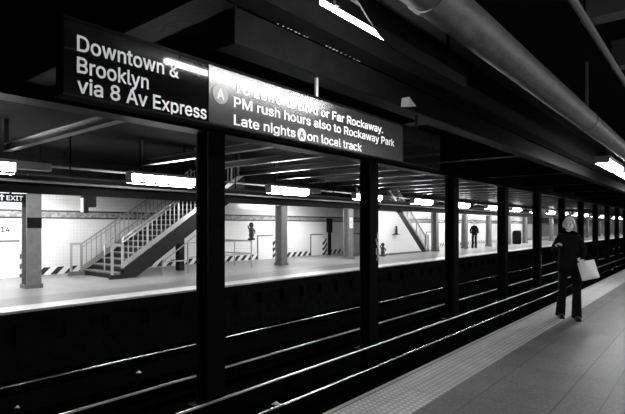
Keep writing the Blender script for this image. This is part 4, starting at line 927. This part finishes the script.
# plain bronze figures (generic stand-ins)
def figurine(label, loc, h, kind=0):
    t = thing('bronze_statuette', label, 'statuette', loc, 0.3 * kind, 'dark bronze statuettes')
    MB().lathe([(0.20 * h, 0), (0.20 * h, 0.08 * h), (0.10 * h, 0.14 * h)], seg=14).build('plinth', M_bronze, t, smooth=True)
    mb = MB().lathe([(0.10 * h, 0.12 * h), (0.15 * h, 0.26 * h), (0.12 * h, 0.42 * h), (0.16 * h, 0.56 * h), (0.12 * h, 0.66 * h), (0.05 * h, 0.72 * h)], seg=14)
    mb.tube([(0, 0.12 * h, 0.60 * h), (0.03 * h, 0.24 * h, 0.50 * h), (0.06 * h, 0.20 * h, 0.36 * h)], 0.045 * h, 8)
    mb.tube([(0, -0.12 * h, 0.60 * h), (0.03 * h, -0.25 * h, 0.66 * h), (0.03 * h, -0.27 * h, 0.80 * h)], 0.045 * h, 8)
    mb.build('figure_body', M_bronze, t, smooth=True)
    MB().ball((0, 0, 0.83 * h), 0.13 * h, 0.13 * h, 0.15 * h, 14, 10).build('head', M_bronze, t, smooth=True)
    return t


figurine('dark bronze statuette perched on the corner of the pipe guard railing', (-13.38, 12.55, 1.0246), 0.68, 0)
sh = MB().box(-13.35, -13.05, 22.75, 23.15, 1.08, 1.11)
tag(sh.build('wall_shelf', M_bronze), 'small dark shelf on the white tiled side of the far staircase', 'shelf')
figurine('dark bronze statuette on a little shelf of the white tiled stair wall', (-13.18, 22.95, 1.11), 0.46, 1)
figurine('dark bronze statuette standing on the floor before the tiled stair wall', (-13.05, 21.35, 0), 0.72, -1)

# hanging things of the far platform
root = thing('exit_sign', 'small black hanging sign with a white arrow left of the first pale column', 'sign', (-13.08, 4.45, 0))
MB().box(-0.04, 0.04, -0.36, 0.24, 2.13, 2.33).build('panel', M_black, root)
MB().box(-0.02, 0.02, -0.1, -0.06, 2.33, 2.36).build('hanger', M_iron, root)
mb = MB().prism([(-0.28, 2.31), (-0.34, 2.25), (-0.30, 2.25), (-0.30, 2.16), (-0.26, 2.16), (-0.26, 2.25), (-0.22, 2.25)], 'x', 0.04, 0.045)
mb.build('arrow', M_white, root)
mb = MB()
put_text(mb, 'EXIT', 0.04, -0.18, 2.17, 0.11, 0.36)
mb.build('lettering', M_white, root)

root = thing('hanging_box', 'small black box with a lit face painted pale, hung before the tile wall left of the stairs', 'box', (-13.08, 6.2, 0))
MB().box(-0.12, 0.12, -0.10, 0.22, 2.06, 2.36).build('casing', M_black, root)
MB().box(-0.08, 0.08, -0.12, -0.10, 1.92, 2.30).build('lit_face', M_pale, root)  # pale plate colours in the lit left side of the casing
MB().box(-0.10, 0.10, -0.10, 0.02, 1.90, 2.06).build('lower_casing', M_black, root)

root = thing('call_post', 'narrow black call post by the tile wall right of the grey column', 'post', (-15.9, 20.6, 0))
MB().box(-0.06, 0.06, -0.07, 0.07, 0, 1.2).build('post', M_black, root)
MB().box(-0.10, 0.10, -0.13, 0.13, 1.2, 1.95).build('call_box', M_black, root)

root = thing('trash_bin', 'dark round-topped bin standing far along the bright platform', 'bin', (-13.1, 43.2, 0))
MB().lathe([(0.33, 0), (0.36, 0.1), (0.37, 0.9), (0.34, 1.0)], seg=18).build('bin_body', M_black, root, smooth=True)
MB().lathe([(0.37, 1.0), (0.33, 1.10), (0.2, 1.17), (0.05, 1.19)], seg=18).build('bin_lid', M_black, root, smooth=True)

# ------------------------------------------------------------------ rails
def rail_mesh(seg0, seg1, x, top):
    prof = [(-0.065, BED), (0.065, BED), (0.065, BED + 0.02), (0.012, BED + 0.035), (0.012, top - 0.04), (0.034, top - 0.03)]
    prof_l = [(-a, b) for a, b in prof[::-1]]
    return MB().prism([(a + x, b) for a, b in prof + prof_l[:-1] if True][:], 'y', seg0, seg1)


def running_rail(x, label, head):
    t = thing('running_rail', label, 'rail', (x, 0, 0), 0, 'running rails')
    top = -1.14
    MB().box(-0.065, 0.065, Y0, Y1, BED, BED + 0.02).box(-0.010, 0.010, Y0, Y1, BED + 0.02, top - 0.035).build('rail_web', M_rust, t)
    pr = [(a * 0.72, top - b) for a, b in [(-0.034, 0.035), (0.034, 0.035), (0.034, 0.016), (0.028, 0.006), (0.014, 0.001), (0, 0), (-0.014, 0.001), (-0.028, 0.006), (-0.034, 0.016)]]
    o = MB().prism(pr, 'y', Y0, Y1).build('rail_head', head, t, smooth=True)
    for k in range(8):
        y = 3.0 + 11.9 * k
        MB().box(-0.03, 0.03, y, y + 0.6, BED + 0.05, top - 0.05).build('joint_bar', M_rust, t)
    return t


running_rail(-3.60, 'rail of the near track hidden close under the platform edge', M_rail)
running_rail(-5.04, 'bright rail of the near track, closest to the platform edge', M_rail)
running_rail(-7.74, 'dull rail of the far track, just beyond the black columns', M_rust)
running_rail(-9.18, 'thin bright rail of the far track, below the far platform edge', M_rail)


def third_rail(x, label):
    t = thing('third_rail', label, 'rail', (x, 0, 0), 0, 'third rails')
    MB().box(-0.04, 0.04, Y0, Y1, BED + 0.06, -1.09).build('power_rail', M_rust, t)
    MB().prism([(-0.020, -1.075), (0.020, -1.075), (0.017, -1.056), (0.008, -1.045), (-0.008, -1.045), (-0.017, -1.056)], 'y', Y0, Y1).build('cover_board', M_cover, t)
    for k in range(45):
        y = -1 + 2.4 * k
        MB().box(-0.06, 0.06, y, y + 0.12, BED, -1.075).build('insulator', M_rust, t)
    return t


third_rail(-5.74, 'covered third rail on the near side of the black columns')
third_rail(-6.97, 'covered third rail on the far side of the black columns')

for x, y, r, lab in [(-8.4, 2.9, 0.03, 'scrap of pale litter lying on the far track bed at the left'),
                     (-5.4, 5.6, 0.06, 'scrap of pale litter on the near track bed beside the third rail'),
                     (-8.6, 5.1, 0.04, 'scrap of pale litter on the far track bed left of the widest column')]:
    vs = [(x - r, y - r, BED + 0.004), (x + r, y - r * 0.7, BED + 0.02), (x + r * 0.8, y + r, BED + 0.003), (x - r * 0.9, y + r, BED + 0.03), (x, y, BED + 0.05)]
    ob = MB().add(vs, [(0, 1, 4), (1, 2, 4), (2, 3, 4), (3, 0, 4)]).build('litter_scrap', M_paper)
    sd = ob.modifiers.new('thick', 'SOLIDIFY')
    sd.thickness = 0.003
    tag(ob, lab, 'litter', 'litter on the tracks')

# ------------------------------------------------------------------ people
def skin(pts, edges, root=0, sub=2):
    """pts: list of (x,y,z,rx[,ry]); returns verts, faces of the grown surface"""
    me = bpy.data.meshes.new('skin')
    me.from_pydata([p[:3] for p in pts], edges, [])
    ob = bpy.data.objects.new('skin', me)
    C.objects.link(ob)
    md = ob.modifiers.new('skin', 'SKIN')
    md.use_smooth_shade = True
    for i, p in enumerate(pts):
        sv = me.skin_vertices[0].data[i]
        sv.radius = (p[3], p[4] if len(p) > 4 else p[3])
        sv.use_root = (i == root)
    s2 = ob.modifiers.new('sub', 'SUBSURF')
    s2.levels = sub
    s2.render_levels = sub
    dg = bpy.context.evaluated_depsgraph_get()
    dg.update()
    m2 = bpy.data.meshes.new_from_object(ob.evaluated_get(dg))
    vs = [v.co.copy() for v in m2.vertices]
    fs = [tuple(p.vertices) for p in m2.polygons]
    bpy.data.objects.remove(ob)
    bpy.data.meshes.remove(me)
    bpy.data.meshes.remove(m2)
    return vs, fs


def remesh(mb, voxel):
    me = mb.mesh('body', M_skin)
    ob = bpy.data.objects.new('body', me)
    C.objects.link(ob)
    r = ob.modifiers.new('r', 'REMESH')
    r.mode = 'VOXEL'
    r.voxel_size = voxel
    s_ = ob.modifiers.new('s', 'SMOOTH')
    s_.iterations = 2
    dg = bpy.context.evaluated_depsgraph_get()
    dg.update()
    m2 = bpy.data.meshes.new_from_object(ob.evaluated_get(dg))
    vs = [v.co.copy() for v in m2.vertices]
    fs = [tuple(p.vertices) for p in m2.polygons]
    bpy.data.objects.remove(ob)
    bpy.data.meshes.remove(me)
    bpy.data.meshes.remove(m2)
    return MB().add(vs, fs)


def V(*a):
    return Vector(a)


def person(name, label, loc, rz, J, head_rot, coat_z, hair_m, hair_fn, fingers=True, scale=1.0, collar=True):
    """J: joint positions in the person's own frame, facing -Y, their left hand at +X"""
    t = thing(name, label, 'person', loc, rz)
    t.scale = (scale,) * 3
    g = lambda k: V(*J[k])
    body = MB()
    pts = [(*g('pelvis'), .135, .10), (*g('waist'), .115, .085), (*g('chest'), .145, .10), (*g('neck0'), .075, .065), (*g('neck1'), .052), (*(g('head') + V(0, .005, -.05)), .06)]
    ed = [(0, 1), (1, 2), (2, 3), (3, 4), (4, 5)]
    for sd in 'RL':
        i = len(pts)
        pts += [(*g('sh' + sd), .058), (*g('el' + sd), .042), (*g('wr' + sd), .027), (*(g('wr' + sd) + (g('ha' + sd) - g('wr' + sd)) * .55), .040, .022), (*g('ha' + sd), .042, .020)]
        ed += [(2, i), (i, i + 1), (i + 1, i + 2), (i + 2, i + 3), (i + 3, i + 4)]
        i = len(pts)
        ft = g('an' + sd) + V(0, -.02, -.05)
        pts += [(*g('hi' + sd), .085), (*g('kn' + sd), .058), (*((g('kn' + sd) + g('an' + sd)) / 2 + V(0, .012, .03)), .052), (*g('an' + sd), .034), (*(ft + V(0, -.09, .01)), .022, .016)]
        ed += [(0, i), (i, i + 1), (i + 1, i + 2), (i + 2, i + 3), (i + 3, i + 4)]
    body.add(*skin(pts, ed))
    # five fingers on each hand, curled
    fing = MB()
    for sd in 'RL':
        d = (g('ha' + sd) - g('wr' + sd)).normalized()
        side = d.cross(V(0, -1, 0.2) if abs(d.y) < .8 else V(0, 0, 1)).normalized()
        pal = side.cross(d).normalized()
        if sd == 'L':
            side = -side
        for off, ln in [(-.030, .066), (-.010, .078), (.010, .074), (.030, .058)]:
            b0 = g('ha' + sd) + side * off - d * .015
            b1 = b0 + d * ln * .6 + pal * .006
            b2 = b1 + d * ln * .30 + pal * .024
            b3 = b2 + d * ln * .02 + pal * .030
            fing.add(*skin([(*b0, .0105), (*b1, .010), (*b2, .009), (*b3, .0075)], [(0, 1), (1, 2), (2, 3)], sub=1))
        b0 = g('wr' + sd) + d * .025 - side * .018
        b1 = b0 - side * .034 + d * .032 + pal * .012
        b2 = b1 + d * .036 + pal * .014 + side * .004
        fing.add(*skin([(*b0, .0145), (*b1, .012), (*b2, .010)], [(0, 1), (1, 2)], sub=1))
    # head
    R = Matrix.Rotation(head_rot[0], 3, 'Z') @ Matrix.Rotation(head_rot[1], 3, 'X') @ Matrix.Rotation(head_rot[2], 3, 'Y')
    hc = g('head')

    def hf(n, q):
        q = q.copy()
        if n.z < 0:                              # narrow towards the chin
            k = 1 + n.z * .34
            q.x *= k
            q.y = q.y * (1 + n.z * .20) - .012 * (-n.z)
        if n.y < -.3 and -.3 < n.z < .35:        # flatten the face
            q.y += .010 * (-n.y)
        return q
    hm = MB().ball((0, 0, 0), .076, .096, .116, 24, 18, fn=hf)
    hm.add(*skin([(0, -.084, .012, .009), (0, -.096, -.012, .011), (0, -.104, -.030, .015), (0, -.088, -.036, .012)], [(0, 1), (1, 2), (2, 3)], sub=1))
    hm.ball((0, -.084, -.062), .024, .010, .008, 10, 6)
    hm.ball((0, -.082, -.073), .020, .010, .008, 10, 6)
    hm.ball((0, -.060, -.094), .028, .018, .014, 10, 6)
    for sx in (-1, 1):
        hm.ball((sx * .077, .012, -.012), .009, .020, .032, 10, 8)
        hm.ball((sx * .034, -.066, -.030), .022, .016, .020, 8, 6)
        hm.ball((sx * .032, -.083, .030), .022, .008, .006, 8, 6)
    hm.v = [tuple(R @ V(*p) + hc) for p in hm.v]
    body.add(hm.v, hm.f)
    rb = remesh(body, .006)
    rb.add(fing.v, fing.f)
    ex = MB()
    for sx in (-1, 1):
        ex.ball((sx * .031, -.084, .008), .013, .008, .007, 10, 6, 1)
        ex.ball((sx * .032, -.090, .033), .020, .005, .004, 8, 4, 1)
    ex.ball((0, -.0945, -.0675), .022, .005, .003, 8, 4, 1)
    rb.add([tuple(R @ V(*p) + hc) for p in ex.v], ex.f, 1)
    b = rb.build('body', [M_skin, M_eye], t, smooth=True)
    b.data.polygons.foreach_set('use_smooth', [True] * len(b.data.polygons))
    # hair
    h = MB()
    hair_fn(h)
    h.v = [tuple(R @ V(*p) + hc) for p in h.v]
    h.build('hair', hair_m, t, smooth=True)
    # coat: torso with skirt, sleeves
    cz = coat_z
    pe = g('pelvis')
    pts = [(*g('chest'), .185, .135), (*g('waist'), .165, .125), (*pe, .195, .145), (pe.x, pe.y, cz, .20, .15), (pe.x, pe.y, cz - .03, .20, .15), (*(g('neck0') + V(0, .0, -.02)), .10, .09), (*(g('neck0') + V(0, .005, .045)), .075, .075)]
    ed = [(0, 1), (1, 2), (2, 3), (3, 4), (0, 5), (5, 6)]
    for sd in 'RL':
        i = len(pts)
        pts += [(*g('sh' + sd), .080), (*g('el' + sd), .066), (*(g('wr' + sd) + (g('el' + sd) - g('wr' + sd)) * .10), .052)]
        ed += [(0, i), (i, i + 1), (i + 1, i + 2)]
    c = MB().add(*skin(pts, ed)).build('coat', M_coat, t, smooth=True)
    c.data.polygons.foreach_set('use_smooth', [True] * len(c.data.polygons))
    # trousers
    pts = [(*pe, .115, .09)]
    ed = []
    for sd in 'RL':
        i = len(pts)
        kn, an = g('kn' + sd), g('an' + sd)
        pts += [(*g('hi' + sd), .088), (*kn, .072), (*((kn + an) / 2), .076), (*(an + V(0, .0, -.035)), .083, .085), (*(an + V(0, .0, -.07)), .083, .085)]
        ed += [(0, i), (i, i + 1), (i + 1, i + 2), (i + 2, i + 3), (i + 3, i + 4)]
    c = MB().add(*skin(pts, ed)).build('trousers', M_trous, t, smooth=True)
    c.data.polygons.foreach_set('use_smooth', [True] * len(c.data.polygons))
    # shoes
    for sd in 'RL':
        an = g('an' + sd)
        ol = [(0.0, .075), (.036, .055), (.04, 0), (.042, -.07), (.046, -.12), (.032, -.18), (0, -.195), (-.032, -.18), (-.046, -.12), (-.042, -.07), (-.04, 0), (-.036, .055)]
        mb = MB().prism([(a + an.x, b_ + an.y) for a, b_ in ol], 'z', 0.0, 0.025)
        mb.ball((an.x, an.y - .085, .030), .044, .108, .045, 14, 8)
        mb.ball((an.x, an.y + .01, .055), .042, .062, .065, 14, 8)
        mb.build('shoe', M_shoe, t, smooth=True)
    return t


def tied_back_hair(h):
    def fn(n, q):
        q = q.copy()
        face = n.y < -.15 and n.z < .62
        if face:
            q *= .72
        if n.z < -.35:
            q *= .80
        return q
    h.ball((0, .012, .020), .090, .110, .122, 28, 20, fn=fn)
    h.ball((0.01, .12, .01), .045, .045, .055, 14, 10)
    for sx in (-1, 1):
        h.tube([(sx * .055, -.070, .075), (sx * .078, -.045, .035), (sx * .084, -.01, -.01), (sx * .080, .03, -.045)], [.016, .018, .018, .010], 8)
    h.tube([(-.05, -.062, .088), (0, -.075, .098), (.055, -.060, .088)], [.014, .022, .014], 8)


def cap_hair(h):
    def fn(n, q):
        q = q.copy()
        if n.y < -.1 and n.z < .55:
            q *= .72
        if n.z < -.2:
            q *= .82
        return q
    h.ball((0, .010, .018), .084, .104, .120, 24, 16, fn=fn)


J1 = dict(pelvis=(0, 0, .93), waist=(0, 0, 1.08), chest=(0, .0, 1.27), neck0=(0, .01, 1.42), neck1=(0, -.005, 1.465), head=(-.005, -.025, 1.565),
          shR=(-.145, .01, 1.36), elR=(-.245, -.02, 1.11), wrR=(-.215, -.21, 1.19), haR=(-.205, -.26, 1.245),
          shL=(.145, .01, 1.36), elL=(.225, .0, 1.12), wrL=(.145, -.17, 1.045), haL=(.135, -.205, .985),
          hiR=(-.085, 0, .89), knR=(-.095, .03, .49), anR=(-.115, .10, .085),
          hiL=(.085, 0, .89), knL=(.10, -.07, .49), anL=(.095, -.08, .085))
WX, WY = -1.89, 9.02
ROT = 0.42
person('person', 'woman in black walking along the platform edge, one hand raised, holding a white bag',
       (WX, WY, 0), ROT, J1, (-.35, .02, .06), .80, M_hair, tied_back_hair)

# the white carrier bag hanging from her left hand
bag = thing('carrier_bag', 'white carrier bag hanging from the left hand of the woman in black', 'bag', (WX, WY, 0), ROT)
hx, hy, hz = .135, -.215, .98


def bag_mesh():
    mb = MB()
    nx, nz = 10, 10
    for side in (-1, 1):
        vs, fs = [], []
        for j in range(nz + 1):
            for i in range(nx + 1):
                u, v = i / nx, j / nz
                w = .125 + .008 * (1 - v)
                x = (u - .5) * 2 * w
                bul = math.sin(math.pi * u) ** .5 * (.020 + .055 * math.sin(math.pi * min(1, v * .85 + .12)) * (1 - .75 * v))
                y = side * bul + .010 * math.sin(7 * u + 3 * v + side)
                vs.append((x, y, v * .30))
        for j in range(nz):
            for i in range(nx):
                a = j * (nx + 1) + i
                fs.append((a, a + 1, a + nx + 2, a + nx + 1))
        mb.add(vs, fs)
    return mb


rot = Matrix.Rotation(-.27, 3, 'Y')
off = V(hx + .14, hy, hz - .29)
bm_ = bag_mesh()
bm_.v = [tuple(rot @ V(*p) + off) for p in bm_.v]
bo = bm_.build('bag_body', M_bag, bag, smooth=True)
bo.data.polygons.foreach_set('use_smooth', [True] * len(bo.data.polygons))
sd = bo.modifiers.new('thick', 'SOLIDIFY')
sd.thickness = .002
for sy in (-1, 1):
    top = rot @ V(-.07, sy * .008, .295) + off
    top2 = rot @ V(.03, sy * .008, .295) + off
    h0 = V(hx - .005, hy + sy * .006, hz + .02)
    MB().tube([top, h0 + V(-.005, 0, 0), h0 + V(.02, 0, .004), top2], .004, 6).build('bag_handle', M_bag, bag)

J2 = dict(J1)
J2.update(elR=(-.24, .03, 1.12), wrR=(-.23, -.06, .90), haR=(-.225, -.09, .82), elL=(.24, .03, 1.12), wrL=(.23, -.06, .90), haL=(.225, -.09, .82),
          anR=(-.10, .02, .085), knR=(-.095, -.01, .49), anL=(.10, .0, .085), knL=(.10, -.01, .49))
person('person', 'distant person in a dark jacket and dark trousers standing on the bright far platform', (-13.0, 33.4, 0), 0.7, J2, (0, 0, 0), .86, M_hair, cap_hair, scale=1.1)
